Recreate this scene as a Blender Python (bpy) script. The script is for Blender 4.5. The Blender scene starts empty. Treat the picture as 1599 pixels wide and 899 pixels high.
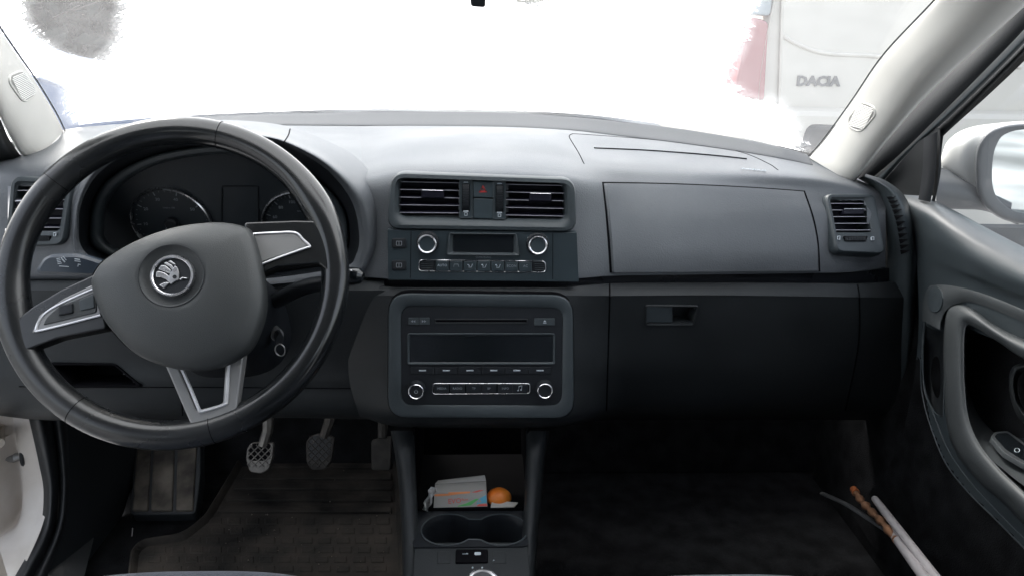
import bpy, math, random
import numpy as np
from mathutils import Vector, Matrix
from mathutils.bvhtree import BVHTree
from mathutils.geometry import tessellate_polygon
random.seed(4); rng = np.random.default_rng(4)
S = bpy.context.scene; COL = S.collection
# ------------------------------------------------------------------ camera
F = 1163.; CX = 799.5; CY = 449.5
th, ps, ro = map(math.radians, (19, 2.3, 1.0))
cf = np.array([math.sin(ps)*math.cos(th), math.cos(ps)*math.cos(th), -math.sin(th)])
_r = np.array([math.cos(ps), -math.sin(ps), 0]); _u = np.cross(_r, cf)
cr = _r*math.cos(ro)+_u*math.sin(ro); cu = _u*math.cos(ro)-_r*math.sin(ro)
O = np.array([0, 0, 1.2])
cam = bpy.data.cameras.new('camera'); cam.lens = 36*F/1599; cam.sensor_width = 36
cam.clip_start = .02; cam.clip_end = 400
co = bpy.data.objects.new('camera', cam); COL.objects.link(co)
co.matrix_world = Matrix(((cr[0], cu[0], -cf[0], O[0]), (cr[1], cu[1], -cf[1], O[1]), (cr[2], cu[2], -cf[2], O[2]), (0, 0, 0, 1)))
S.camera = co
# ------------------------------------------------------------------ daylight
SUN_EL, SUN_AZ = math.radians(48), math.radians(-28)      # azimuth from +Y, towards -X
w = bpy.data.worlds.new('World'); S.world = w; w.use_nodes = True
nt = w.node_tree; bg = nt.nodes['Background']
sky = nt.nodes.new('ShaderNodeTexSky'); sky.sky_type = 'NISHITA'; sky.sun_disc = False
sky.sun_elevation = SUN_EL; sky.sun_rotation = SUN_AZ; sky.dust_density = 4; sky.air_density = 1.2
hs = nt.nodes.new('ShaderNodeHueSaturation'); hs.inputs['Saturation'].default_value = .38
nt.links.new(sky.outputs[0], hs.inputs['Color']); nt.links.new(hs.outputs[0], bg.inputs[0])
bg.inputs[1].default_value = .15
sun = bpy.data.lights.new('sun', 'SUN'); sun.energy = 1.5; sun.angle = math.radians(25); sun.color = (1, .97, .93)
so = bpy.data.objects.new('sun', sun); COL.objects.link(so)
sd = Vector((math.sin(SUN_AZ)*math.cos(SUN_EL), math.cos(SUN_AZ)*math.cos(SUN_EL), math.sin(SUN_EL)))
so.rotation_euler = sd.to_track_quat('Z', 'Y').to_euler()
S.view_settings.view_transform = 'Standard'; S.view_settings.look = 'None'
S.view_settings.exposure = 2.0; S.view_settings.gamma = 1
S.render.engine = 'CYCLES'; S.cycles.use_denoising = True
S.cycles.max_bounces = 10; S.cycles.transparent_max_bounces = 16; S.cycles.diffuse_bounces = 5
S.cycles.caustics_reflective = False; S.cycles.caustics_refractive = False; S.cycles.sample_clamp_indirect = 6
# ------------------------------------------------------------------ pixel rays (measuring tool for the camera above)
def ray(px, py): return cf+cr*(px-CX)/F-cu*(py-CY)/F
def P(px, py, Y):
    d = ray(px, py); return O+d*Y/d[1]
def PX(px, py, X):
    d = ray(px, py); return O+d*X/d[0]
def PZ(px, py, z):
    d = ray(px, py); return O+d*(z-O[2])/d[2]
def proj(p):
    d = np.asarray(p)-O; z = d@cf; return (CX+F*(d@cr)/z, CY-F*(d@cu)/z)
def W(p):
    if len(p) == 4: return PX(p[0], p[1], p[3]) if p[2] == 'x' else PZ(p[0], p[1], p[3])
    return P(*p)
# ------------------------------------------------------------------ materials
MATS = {}
def mat(name, col, rough=.5, metal=0, bump=0, scale=300, var=0, vscale=6, spec=.5, coat=0, alpha=None, dirt=None, rvar=0, sheen=0):
    m = bpy.data.materials.new(name); m.use_nodes = True; t = m.node_tree; b = t.nodes['Principled BSDF']
    b.inputs['Base Color'].default_value = (*col, 1); b.inputs['Roughness'].default_value = rough
    b.inputs['Metallic'].default_value = metal; b.inputs['Specular IOR Level'].default_value = spec
    b.inputs['Coat Weight'].default_value = coat; b.inputs['Coat Roughness'].default_value = .15
    if sheen: b.inputs['Sheen Weight'].default_value = sheen
    tc = t.nodes.new('ShaderNodeTexCoord')
    if var or rvar:
        n = t.nodes.new('ShaderNodeTexNoise'); n.inputs['Scale'].default_value = vscale; n.inputs['Detail'].default_value = 6
        t.links.new(tc.outputs['Object'], n.inputs['Vector'])
        if var:
            mx = t.nodes.new('ShaderNodeMix'); mx.data_type = 'RGBA'
            c2 = dirt if dirt else tuple(min(1, c*(1+var)) for c in col)
            mx.inputs[6].default_value = (*[c*(1-var*.5) for c in col], 1); mx.inputs[7].default_value = (*c2, 1)
            cr_ = t.nodes.new('ShaderNodeValToRGB'); cr_.color_ramp.elements[0].position = .35; cr_.color_ramp.elements[1].position = .68
            t.links.new(n.outputs[0], cr_.inputs[0]); t.links.new(cr_.outputs[0], mx.inputs[0]); t.links.new(mx.outputs[2], b.inputs['Base Color'])
        if rvar:
            mr = t.nodes.new('ShaderNodeMapRange'); mr.inputs[1].default_value = .3; mr.inputs[2].default_value = .7
            mr.inputs[3].default_value = max(.05, rough-rvar); mr.inputs[4].default_value = min(1, rough+rvar)
            t.links.new(n.outputs[0], mr.inputs[0]); t.links.new(mr.outputs[0], b.inputs['Roughness'])
    if bump:
        n2 = t.nodes.new('ShaderNodeTexNoise'); n2.inputs['Scale'].default_value = scale; n2.inputs['Detail'].default_value = 3
        t.links.new(tc.outputs['Object'], n2.inputs['Vector'])
        bp = t.nodes.new('ShaderNodeBump'); bp.inputs['Strength'].default_value = bump; bp.inputs['Distance'].default_value = .001
        t.links.new(n2.outputs[0], bp.inputs['Height']); t.links.new(bp.outputs[0], b.inputs['Normal'])
    MATS[name] = m; return m
PAD = mat('soft_dash', (.082, .089, .098), .45, bump=.5, scale=520, var=.16, vscale=7, rvar=.07, spec=.4)
PLA = mat('hard_plastic', (.031, .039, .044), .45, spec=.4, bump=.2, scale=1100, var=.15, vscale=12, rvar=.06)
PAN = mat('panel_plastic', (.021, .031, .037), .4, spec=.4, bump=.12, scale=1200, var=.1, vscale=14, rvar=.05)
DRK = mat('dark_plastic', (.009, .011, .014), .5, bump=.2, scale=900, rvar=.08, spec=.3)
LOW = mat('lower_plastic', (.015, .0175, .0195), .55, bump=.3, scale=900, var=.2, vscale=8, rvar=.06, spec=.3)  # base colour darkened to carry the shade on the lower panels
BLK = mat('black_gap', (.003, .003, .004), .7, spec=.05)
VEN = mat('vent_black', (.006, .006, .012), .5, spec=.15)
SLT = mat('slat_highlight', (.22, .22, .25), .4)  # paler front faces paint the thin highlights along the vent slats
GLS = mat('display_black', (.007, .009, .011), .16, rvar=.05, vscale=30)
CHR = mat('satin_chrome', (.6, .6, .62), .28, metal=1, rvar=.08, vscale=60)
SIL = mat('silver_trim', (.62, .62, .64), .32, metal=.55)
GRY = mat('grey_trim', (.2, .2, .2), .38, metal=.4, bump=.08, scale=1500)
PRI = mat('print_pale', (.36, .4, .44), .6)
PRD = mat('print_dim', (.2, .22, .24), .6)
RED = mat('print_red', (.75, .05, .04), .6)
LEA = mat('rim_leather', (.006, .007, .008), .24, bump=.05, scale=420, rvar=.12, vscale=6, spec=.6)
HUB = mat('hub_vinyl', (.024, .027, .028), .46, bump=.3, scale=1300, rvar=.05)
TRM = mat('pale_trim', (.46, .455, .43), .7, bump=.1, scale=700, var=.04, vscale=10)
TRG = mat('pale_grille', (.55, .55, .53), .7); TRK = mat('grille_shadow', (.2, .2, .19), .8)
RUB = mat('rubber_seal', (.016, .018, .02), .5, bump=.2, scale=200, rvar=.1)
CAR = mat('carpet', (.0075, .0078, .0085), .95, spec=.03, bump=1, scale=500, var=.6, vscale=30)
MTM = mat('mat_rubber', (.011, .0108, .0105), .75, bump=.9, scale=200, var=.7, vscale=16, dirt=(.033, .029, .025), rvar=.1, spec=.12)
DUS = mat('dusty_plastic', (.038, .034, .03), .75, spec=.2, bump=.4, scale=300, var=.5, vscale=18, dirt=(.13, .115, .095))
PED = mat('pedal_metal', (.13, .122, .112), .5, metal=.5, bump=.3, scale=200, var=.3, vscale=60)
PDK = mat('pedal_rubber', (.028, .025, .022), .7, bump=.4, scale=200, var=.5, vscale=60)
FAB = mat('seat_fabric', (.05, .06, .08), .95, bump=1, scale=600, var=.35, vscale=300, sheen=.3)
PNT = mat('white_paint', (.66, .66, .63), .3, coat=.5, rvar=.05, bump=.02, scale=20)
PNB = mat('cream_paint', (.4, .365, .325), .4, var=.12, vscale=5, dirt=(.5, .44, .37))
VAN = mat('van_paint', (.52, .5, .455), .4, coat=.3)
VDK = mat('van_black', (.05, .055, .06), .6, var=.2, vscale=8)
VLT = mat('van_lettering', (.13, .135, .14), .3, metal=.5)
TLR = mat('tail_red', (.34, .15, .155), .2, coat=.6)
DOR = mat('door_grey', (.042, .047, .05), .5, bump=.3, scale=700, var=.12, vscale=9, rvar=.05, spec=.4)
MIR = mat('mirror_glass', (.75, .8, .79), .03, metal=1)
STL = mat('steel', (.3, .3, .3), .4, metal=.8, var=.3, vscale=40)
ORG = mat('orange_peel', (.6, .2, .02), .5, bump=.4, scale=260, var=.3, vscale=20, dirt=(.6, .12, .01))
CRD = mat('carton_white', (.32, .315, .3), .6, var=.05)
CGR = mat('carton_green', (.1, .4, .12), .6); CBL = mat('carton_blue', (.1, .35, .5), .6); CRE = mat('carton_red', (.6, .1, .08), .6); COR = mat('carton_orange', (.7, .25, .1), .6)
WHT = mat('white_plastic', (.27, .255, .26), .4, var=.06, vscale=30)
BRN = mat('brown_wood', (.13, .065, .035), .6, bump=.6, scale=60, var=.5, vscale=40)
BARK = mat('bark', (.09, .08, .075), .9, bump=.8, scale=20, var=.4)
LEAF = mat('evergreen', (.03, .038, .034), .9, var=.5, vscale=3)
GRD = mat('wet_asphalt', (.11, .11, .11), .7, bump=.4, scale=30, var=.5, vscale=.8, dirt=(.4, .41, .42))
BLU = mat('blue_paint', (.13, .18, .3), .3, coat=.5)
WIN = mat('far_window', (.05, .06, .07), .1)
def thin_glass(name, haze=0., hcol=(.9, .9, .9), tint=(.97, .98, .97)):
    m = bpy.data.materials.new(name); m.use_nodes = True; t = m.node_tree; t.nodes.clear()
    o = t.nodes.new('ShaderNodeOutputMaterial'); tr = t.nodes.new('ShaderNodeBsdfTransparent'); tr.inputs[0].default_value = (*tint, 1)
    gl = t.nodes.new('ShaderNodeBsdfGlossy'); gl.inputs['Roughness'].default_value = .03
    lw0 = t.nodes.new('ShaderNodeLayerWeight'); pw = t.nodes.new('ShaderNodeMath'); pw.operation = 'POWER'; pw.inputs[1].default_value = 5; t.links.new(lw0.outputs['Facing'], pw.inputs[0]); lw = t.nodes.new('ShaderNodeMath'); lw.operation = 'MULTIPLY_ADD'; lw.inputs[1].default_value = .9; lw.inputs[2].default_value = .035; t.links.new(pw.outputs[0], lw.inputs[0])
    mx = t.nodes.new('ShaderNodeMixShader'); t.links.new(lw.outputs[0], mx.inputs[0]); t.links.new(tr.outputs[0], mx.inputs[1]); t.links.new(gl.outputs[0], mx.inputs[2])
    last = mx
    if haze:
        tl = t.nodes.new('ShaderNodeBsdfTranslucent'); tl.inputs[0].default_value = (*hcol, 1)
        n = t.nodes.new('ShaderNodeTexNoise'); n.inputs['Scale'].default_value = 22; n.inputs['Detail'].default_value = 10; n.inputs['Roughness'].default_value = .75
        tc = t.nodes.new('ShaderNodeTexCoord'); t.links.new(tc.outputs['Object'], n.inputs['Vector'])
        mr = t.nodes.new('ShaderNodeMapRange'); mr.inputs[1].default_value = .35; mr.inputs[2].default_value = .75; mr.inputs[3].default_value = haze*.8; mr.inputs[4].default_value = haze*1.25
        t.links.new(n.outputs[0], mr.inputs[0])
        m2 = t.nodes.new('ShaderNodeMixShader'); t.links.new(mr.outputs[0], m2.inputs[0]); t.links.new(mx.outputs[0], m2.inputs[1]); t.links.new(tl.outputs[0], m2.inputs[2]); last = m2
    t.links.new(last.outputs[0], o.inputs[0]); return m
GLW = thin_glass('windscreen_glass', .08); GLD = thin_glass('door_glass', .05)
# ------------------------------------------------------------------ object helpers
def thing(name, loc, label, cat, group=None, kind=None):
    o = bpy.data.objects.new(name, None); COL.objects.link(o); o.location = tuple(loc); o.empty_display_size = .05
    o['label'] = label; o['category'] = cat; o['kind'] = kind or 'thing'
    if group: o['group'] = group
    return o
def tag(o, label, cat, group=None):
    o['label'] = label; o['category'] = cat; o['kind'] = 'thing'
    if group: o['group'] = group
    return o
def obj(name, vs, fs, m, parent=None, sharp=35, label=None, kind=None, smooth=True, mats=None, fm=None):
    me = bpy.data.meshes.new(name); me.from_pydata([tuple(map(float, v)) for v in vs], [], [tuple(map(int, f)) for f in fs])
    me.materials.append(m)
    for x in (mats or []): me.materials.append(x)
    if fm is not None: me.polygons.foreach_set('material_index', fm)
    me.update()
    if smooth: me.shade_smooth(); me.set_sharp_from_angle(angle=math.radians(sharp))
    o = bpy.data.objects.new(name, me); COL.objects.link(o)
    if parent:
        o.parent = parent
        if parent.type == 'EMPTY': o.matrix_parent_inverse = Matrix.Translation(-Vector(parent.location))
    if label: o['label'] = label
    if kind: o['kind'] = kind
    return o
class MB:
    def __init__(s): s.v = []; s.f = []; s.m = []
    def add(s, vs, fs, mi=0):
        k = len(s.v); s.v += [tuple(x) for x in vs]; s.f += [tuple(i+k for i in f) for f in fs]; s.m += [mi]*len(fs); return s
    def obj(s, name, m, parent=None, mats=None, **k): return obj(name, s.v, s.f, m, parent, mats=mats, fm=s.m, **k)
def cat(pts, n, closed=False):
    p = np.array(pts, float); N = len(p); out = []
    if N == 2 and not closed: return np.array([p[0]+(p[1]-p[0])*t for t in np.linspace(0, 1, n)])
    segs = N if closed else N-1
    for t in (np.arange(n)/n*segs if closed else np.linspace(0, segs, n)):
        i = min(int(t), segs-1); u = t-i
        g = (lambda k: p[k % N]) if closed else (lambda k: p[k] if 0 <= k < N else (2*p[0]-p[1] if k < 0 else 2*p[-1]-p[-2]))
        a, b, c, d = g(i-1), g(i), g(i+1), g(i+2)
        out.append(.5*((2*b)+(c-a)*u+(2*a-5*b+4*c-d)*u*u+(3*b-a-3*c+d)*u**3))
    return np.array(out)
def pchip(x, y, q):
    x = np.array(x, float); y = np.array(y, float); h = np.diff(x); d = np.diff(y)/h; m = np.zeros(len(x))
    for i in range(1, len(x)-1):
        if d[i-1]*d[i] > 0:
            w1, w2 = 2*h[i]+h[i-1], h[i]+2*h[i-1]; m[i] = (w1+w2)/(w1/d[i-1]+w2/d[i])
    m[0], m[-1] = d[0], d[-1]
    i = np.clip(np.searchsorted(x, q, side='right')-1, 0, len(h)-1); t = (q-x[i])/h[i]; H_ = h[i]
    return y[i]*(2*t**3-3*t**2+1)+H_*m[i]*(t**3-2*t**2+t)+y[i+1]*(-2*t**3+3*t**2)+H_*m[i+1]*(t**3-t**2)
def grid_faces(nr, nc, closed=False):
    f = []
    for i in range(nr-1):
        for j in range(nc if closed else nc-1):
            k = (j+1) % nc; f.append((i*nc+j, (i+1)*nc+j, (i+1)*nc+k, i*nc+k))
    return f
def ext(rows, a=0, b=.4):
    out = []
    for r in rows:
        q = [W(p) for p in r]
        if b: d = q[-1]-q[-2]; d[0] = 0; q.append(q[-1]+d/np.linalg.norm(d)*b)
        if a: d = q[0]-q[1]; d[0] = 0; q.insert(0, q[0]+d/np.linalg.norm(d)*a)
        out.append(q)
    return out
def net(rows, nu=40, nv=40, closed=False, world=False):
    """spline surface through rows of control points -> verts, faces"""
    R = [np.array([p if world else W(p) for p in r]) for r in rows]
    R = [cat(r, nu, closed) for r in R]
    A = np.array(R); B = cat(A.reshape(len(rows), -1), nv).reshape(nv, nu, 3)
    return B.reshape(-1, 3), grid_faces(nv, nu, closed)
def inside(p, poly):
    x, y = p; c = False; n = len(poly); j = n-1
    for i in range(n):
        xi, yi = poly[i][:2]; xj, yj = poly[j][:2]
        if (yi > y) != (yj > y) and x < (xj-xi)*(y-yi)/(yj-yi)+xi: c = not c
        j = i
    return c
def cut(vf, polys):
    v, f = vf; q = [proj(x) for x in v]; out = []
    for fa in f:
        c = np.mean([q[i] for i in fa], 0)
        if not any(inside(c, po) for po in polys): out.append(fa)
    return v, out
class Surf:
    def __init__(s, vf): s.t = BVHTree.FromPolygons([tuple(map(float, x)) for x in vf[0]], [tuple(f) for f in vf[1]])
    def hit(s, px, py):
        d = ray(px, py); d = d/np.linalg.norm(d); h = s.t.ray_cast(Vector(O), Vector(d))
        if h[0] is None: return None, None
        n = np.array(h[1]); 
        if n@d > 0: n = -n
        return np.array(h[0]), n
class Pl:
    """plane with local right u, up v, outward w; p0, right point, up point in world"""
    def __init__(s, p0, right, up):
        s.o = np.array(p0, float); s.u = np.array(right, float); s.u /= np.linalg.norm(s.u)
        up = np.array(up, float); s.w = np.cross(s.u, up); s.w /= np.linalg.norm(s.w); s.v = np.cross(s.w, s.u)
        if s.w@cf > 0: s.w = -s.w
    def uv(s, px, py):
        d = ray(px, py); t = ((s.o-O)@s.w)/(d@s.w); q = O+d*t-s.o; return np.array([q@s.u, q@s.v])
    def pt(s, uv, w=0): return s.o+s.u*uv[0]+s.v*uv[1]+s.w*w
    def px(s, l): return [s.uv(*p) for p in l]
def surf_plane(S_, c, r, u, off=0):
    a, n = S_.hit(*c); b, _ = S_.hit(*r); d, _ = S_.hit(*u); p = Pl(a, b-a, d-a); p.o = p.o+p.w*off; return p
def rpoly(c, rad, d=0, n=5):
    """round corners of polygon c (uv), inset by d (towards inside)"""
    c = np.array(c, float); N = len(c)
    area = sum(c[i][0]*c[(i+1) % N][1]-c[(i+1) % N][0]*c[i][1] for i in range(N)); sg = 1 if area > 0 else -1
    rad = [rad]*N if np.isscalar(rad) else rad
    L = []
    for i in range(N):
        a, b = c[i], c[(i+1) % N]; t = (b-a)/np.linalg.norm(b-a); nn = np.array([-t[1], t[0]])*sg; L.append((a+nn*d, t))
    q = []
    for i in range(N):
        (a, t), (b, s_) = L[i-1], L[i]; M = np.array([[t[0], -s_[0]], [t[1], -s_[1]]])
        if abs(np.linalg.det(M)) < 1e-4: q.append(b)
        else: k = np.linalg.solve(M, b-a); q.append(a+t*k[0])
    out = []
    for i in range(N):
        p, a, b = q[i], q[i-1], q[(i+1) % N]; r = max(rad[i]-d if d > 0 else rad[i]-d, 2e-4)
        la, lb = np.linalg.norm(a-p), np.linalg.norm(b-p); ra = min(r, la*.48, lb*.48)
        s0 = p+(a-p)/la*ra; s1 = p+(b-p)/lb*ra
        for t in np.linspace(0, 1, n+1): out.append(s0*(1-t)**2+2*p*t*(1-t)+s1*t*t)
    return out
def tess(loop):
    return [tuple(t) for t in tessellate_polygon([[Vector((float(p[0]), float(p[1]), 0)) for p in loop]])]
def rings(pl, R, cap=True, mb=None, mi=0):
    mb = mb or MB(); n = len(R[0][0]); vs = []
    for lo, wv in R: vs += [pl.pt(p, wv) for p in lo]
    fs = grid_faces(len(R), n, True)
    mb.add(vs, fs, mi)
    if cap:
        lo, wv = R[-1]; mb.add([pl.pt(p, wv) for p in lo], tess(lo), mi)
    return mb
def slab(pl, c, rad, w0, w1, bev=.0008, mb=None, mi=0, n=4):
    return rings(pl, [(rpoly(c, rad, 0, n), w0), (rpoly(c, rad, 0, n), w1-bev), (rpoly(c, rad, bev*.35, n), w1-bev*.3), (rpoly(c, rad, bev, n), w1)], True, mb, mi)
def frame(pl, c, rad, ins, w0, w1, wd, bev=.001, mb=None, mi=0, n=5):
    """raised frame with an opening: outer polygon c, opening inset by ins"""
    return rings(pl, [(rpoly(c, rad, 0, n), w0), (rpoly(c, rad, 0, n), w1-bev), (rpoly(c, rad, bev, n), w1), (rpoly(c, rad, ins-bev, n), w1), (rpoly(c, rad, ins, n), w1-bev), (rpoly(c, rad, ins, n), wd)], False, mb, mi)
def circ(c, r, n=40, ry=None):
    return [np.array([c[0]+r*math.cos(a), c[1]+(ry or r)*math.sin(a)]) for a in np.linspace(0, 2*math.pi, n, endpoint=False)]
def lathe(pl, c, prof, n=40, mb=None, mi=0, cap=True): return rings(pl, [(circ(c, r, n), wv) for r, wv in prof], cap, mb, mi)
def tube(path, r, n=8, closed=False, mb=None, mi=0, flat=1, up=None):
    p = np.array(path, float); N = len(p); mb = mb or MB(); vs = []; rr = np.full(N, r) if np.isscalar(r) else np.array(r)
    up0 = np.array(up if up is not None else (.13, .2, .97))
    for i in range(N):
        a = p[(i-1) % N] if (closed or i > 0) else p[0]; b = p[(i+1) % N] if (closed or i < N-1) else p[-1]
        t = b-a; t = t/(np.linalg.norm(t)+1e-12); x = np.cross(t, up0); x /= np.linalg.norm(x)+1e-12; y = np.cross(x, t)
        for k in range(n):
            an = 2*math.pi*k/n; vs.append(p[i]+x*rr[i]*math.cos(an)+y*rr[i]*flat*math.sin(an))
    fs = []
    for i in range(N if closed else N-1):
        for k in range(n): fs.append((i*n+k, i*n+(k+1) % n, ((i+1) % N)*n+(k+1) % n, ((i+1) % N)*n+k))
    if not closed: fs += [tuple(range(n))[::-1], tuple(range((N-1)*n, N*n))]
    return mb.add(vs, fs, mi)
def box(mb, lo, hi, mi=0):
    x0, y0, z0 = lo; x1, y1, z1 = hi
    return mb.add([(x0, y0, z0), (x1, y0, z0), (x1, y1, z0), (x0, y1, z0), (x0, y0, z1), (x1, y0, z1), (x1, y1, z1), (x0, y1, z1)],
                  [(0, 3, 2, 1), (4, 5, 6, 7), (0, 1, 5, 4), (1, 2, 6, 5), (2, 3, 7, 6), (3, 0, 4, 7)], mi)
def seam(S_, pts, r, name, parent, m=None, n=60, off=0, label=None):
    q = []
    for x, y in cat(pts, n):
        h, nn = S_.hit(x, y)
        if h is not None: q.append(h+nn*off)
    return tube(q, r, 6).obj(name, m or BLK, parent, label=label) if len(q) > 2 else None
def drape(S_, left, right, off, nu=40, nv=30, skirt=.008, edge=.0015, top_b=0, bot_b=0, mb=None):
    """panel between two side curves, lying off above the surface, with rounded edge"""
    Lc = cat(left, 41); Rc = cat(right, 41); m = mb or MB(); nu_ = [0, 0, .006]+list(np.linspace(.015, .985, nu))+[.994, 1, 1]; nv_ = [0, 0, .012]+list(np.linspace(.03, .97, nv))+[.988, 1, 1]
    vs = []
    for j, t in enumerate(nv_):
        a = Lc[0]*0; k = t*40; i = min(int(k), 39); u = k-i
        a = Lc[i]*(1-u)+Lc[i+1]*u; b = Rc[i]*(1-u)+Rc[i+1]*u
        for i2, s_ in enumerate(nu_):
            p = a*(1-s_)+b*s_; p = p+np.array([0, 4*s_*(1-s_)*(top_b*(1-t)+bot_b*t)])
            h, n = S_.hit(*p)
            if h is None: h, n = S_.hit(p[0]*.99+8, p[1])
            o_ = off
            if j in (0, len(nv_)-1) or i2 in (0, len(nu_)-1): o_ = off-skirt
            elif j in (1, len(nv_)-2) or i2 in (1, len(nu_)-2): o_ = off-edge
            vs.append(h+n*o_)
    return m.add(vs, grid_faces(len(nv_), len(nu_)))
def drings(S_, R, m, name, parent):
    vs = []; n = len(R[0][0])
    for lo_, wv in R:
        for p in lo_:
            h, nn = S_.hit(*p); vs.append(h+nn*wv)
    return obj(name, vs, grid_faces(len(R), n, True)+[tuple(len(R)*n-n+i for i in t) for t in tess(R[-1][0])], m, parent)
def text(s, pl, px, h, m, parent, w=.0004, name='lettering', sx=1, ext=.0002, shear=0, align='CENTER', bold=0, space=1, rot=0, label=None):
    c = bpy.data.curves.new(name, 'FONT'); c.body = s; c.size = h; c.extrude = ext; c.align_x = align; c.align_y = 'CENTER'; c.offset = bold; c.shear = shear; c.space_character = space; c.resolution_u = 2
    t = bpy.data.objects.new('tmp', c); COL.objects.link(t); bpy.context.view_layer.update()
    me = bpy.data.meshes.new_from_object(t.evaluated_get(bpy.context.evaluated_depsgraph_get())); bpy.data.objects.remove(t); bpy.data.curves.remove(c)
    o2 = pl.uv(*px); ca, sa = math.cos(rot), math.sin(rot)
    vs = []
    for v in me.vertices:
        x, y = v.co.x*sx, v.co.y; vs.append(pl.pt((o2[0]+x*ca-y*sa, o2[1]+x*sa+y*ca), w+v.co.z))
    fs = [tuple(p.vertices) for p in me.polygons]; bpy.data.meshes.remove(me)
    return obj(name, vs, fs, m, parent, smooth=False, label=label)
K = .00086    # metres per photo pixel on the dash front
# ================================================================== DASHBOARD
dash = thing('dashboard', (0, 1.0, .7), 'dark grey car dashboard running the full width under the windscreen', 'dashboard')
cols = [560, 600, 625, 755, 880, 905, 945, 1100, 1262, 1325, 1383]
def row(xs, ys, Ys):
    q = np.linspace(xs[0], xs[-1], 45); y_ = pchip(xs, ys, q); Y_ = pchip(xs, Ys, q)
    for _ in range(2): y_[1:-1] = y_[1:-1]*.5+(y_[:-2]+y_[2:])*.25; Y_[1:-1] = Y_[1:-1]*.5+(Y_[:-2]+Y_[2:])*.25
    return list(zip(q, y_, Y_))
up = [
 row([560, 600, 625, 755, 880, 905, 945, 1100, 1262, 1312, 1350], [176, 176, 176, 177, 183, 185, 189, 209, 243, 262, 285], [1.50, 1.50, 1.50, 1.50, 1.49, 1.48, 1.46, 1.38, 1.27, 1.22, 1.18]),
 row([560, 600, 625, 755, 880, 905, 945, 1100, 1262, 1315, 1355], [189, 188, 188, 189, 195, 197, 202, 221, 251, 268, 289], [1.44, 1.44, 1.44, 1.44, 1.43, 1.42, 1.40, 1.33, 1.23, 1.19, 1.16]),
 row([560, 600, 625, 755, 880, 905, 945, 1100, 1262, 1318, 1360], [196, 196, 196, 197, 202, 204, 209, 228, 256, 272, 292], [1.38, 1.38, 1.38, 1.38, 1.37, 1.37, 1.35, 1.28, 1.20, 1.17, 1.14]),
 row(cols, [240, 232, 219, 217, 221, 236, 242, 250, 266, 279, 298], [1.13, 1.14, 1.17, 1.18, 1.17, 1.14, 1.14, 1.16, 1.13, 1.12, 1.12]),
 row(cols, [256, 247, 240, 240, 244, 252, 260, 268, 277, 288, 304], [1.06, 1.06, 1.07, 1.07, 1.07, 1.06, 1.07, 1.09, 1.08, 1.08, 1.09]),
 row(cols, [275, 266, 260, 261, 266, 272, 278, 286, 294, 302, 314], [1.0, 1.0, .995, .995, .995, 1.0, 1.04, 1.06, 1.07, 1.07, 1.08]),
 row(cols, [295, 288, 284, 284, 286, 292, 300, 305, 312, 318, 325], [.98, .972, .968, .968, .968, .974, 1.02, 1.042, 1.055, 1.06, 1.07]),
 row(cols, [340]*11, [.975, .965, .963, .963, .963, .966, 1.0, 1.02, 1.034, 1.045, 1.06]),
 row(cols, [390]*11, [.97, .958, .956, .956, .956, .958, .985, 1.003, 1.018, 1.032, 1.055]),
 row(cols, [428, 431, 432, 433, 432, 431, 427, 425, 423, 422, 415], [.965, .952, .950, .950, .950, .952, .98, 1.0, 1.015, 1.028, 1.055]),
 row(cols, [430, 434, 435, 436, 435, 434, 430, 428, 426, 425, 419], [.97, .957, .955, .955, .955, .957, .986, 1.006, 1.021, 1.034, 1.061]),
 row(cols, [430, 434, 435, 436, 435, 434, 430, 428, 426, 425, 419], [1.0, .99, .985, .985, .985, .99, 1.02, 1.04, 1.05, 1.06, 1.08])]
UPV = net(up, 170, 150); SU = Surf(UPV)
ventL = [(624, 283), (716, 285), (716, 338), (626, 336)]; ventR = [(792, 287), (880, 288), (882, 341), (792, 341)]
svent = [(1292, 313), (1350, 313), (1362, 382), (1305, 382)]
vv = cut(UPV, [ventL, ventR, svent])
obj('top_pad', *vv, PAD, dash, sharp=60)
lx = [-70, 0, 45, 97, 200, 350, 575]
lf = [
 row(lx, [252, 238, 224, 203, 193, 183, 176], [1.14, 1.16, 1.18, 1.24, 1.36, 1.45, 1.50]),
 row(lx, [258, 246, 236, 220, 205, 195, 196], [1.1, 1.12, 1.13, 1.17, 1.27, 1.35, 1.38]),
 row(lx, [264, 252, 244, 238, 232, 230, 240], [1.05, 1.06, 1.06, 1.07, 1.1, 1.12, 1.13]),
 row(lx, [275, 264, 260, 260, 260, 262, 262], [1.0, .99, .985, .985, .99, 1.0, 1.04]),
 row(lx, [300, 298, 298, 298, 298, 298, 298], [.985, .965, .96, .96, .965, .97, .985]),
 row(lx, [360]*7, [.98, .96, .955, .955, .96, .97, .975]),
 row(lx, [430]*7, [.975, .955, .95, .95, .955, .965, .97]),
 row(lx, [434]*7, [1.0, .98, .975, .975, .98, .99, .99])]
LFV = net(lf, 150, 90); SL = Surf(LFV)
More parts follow.
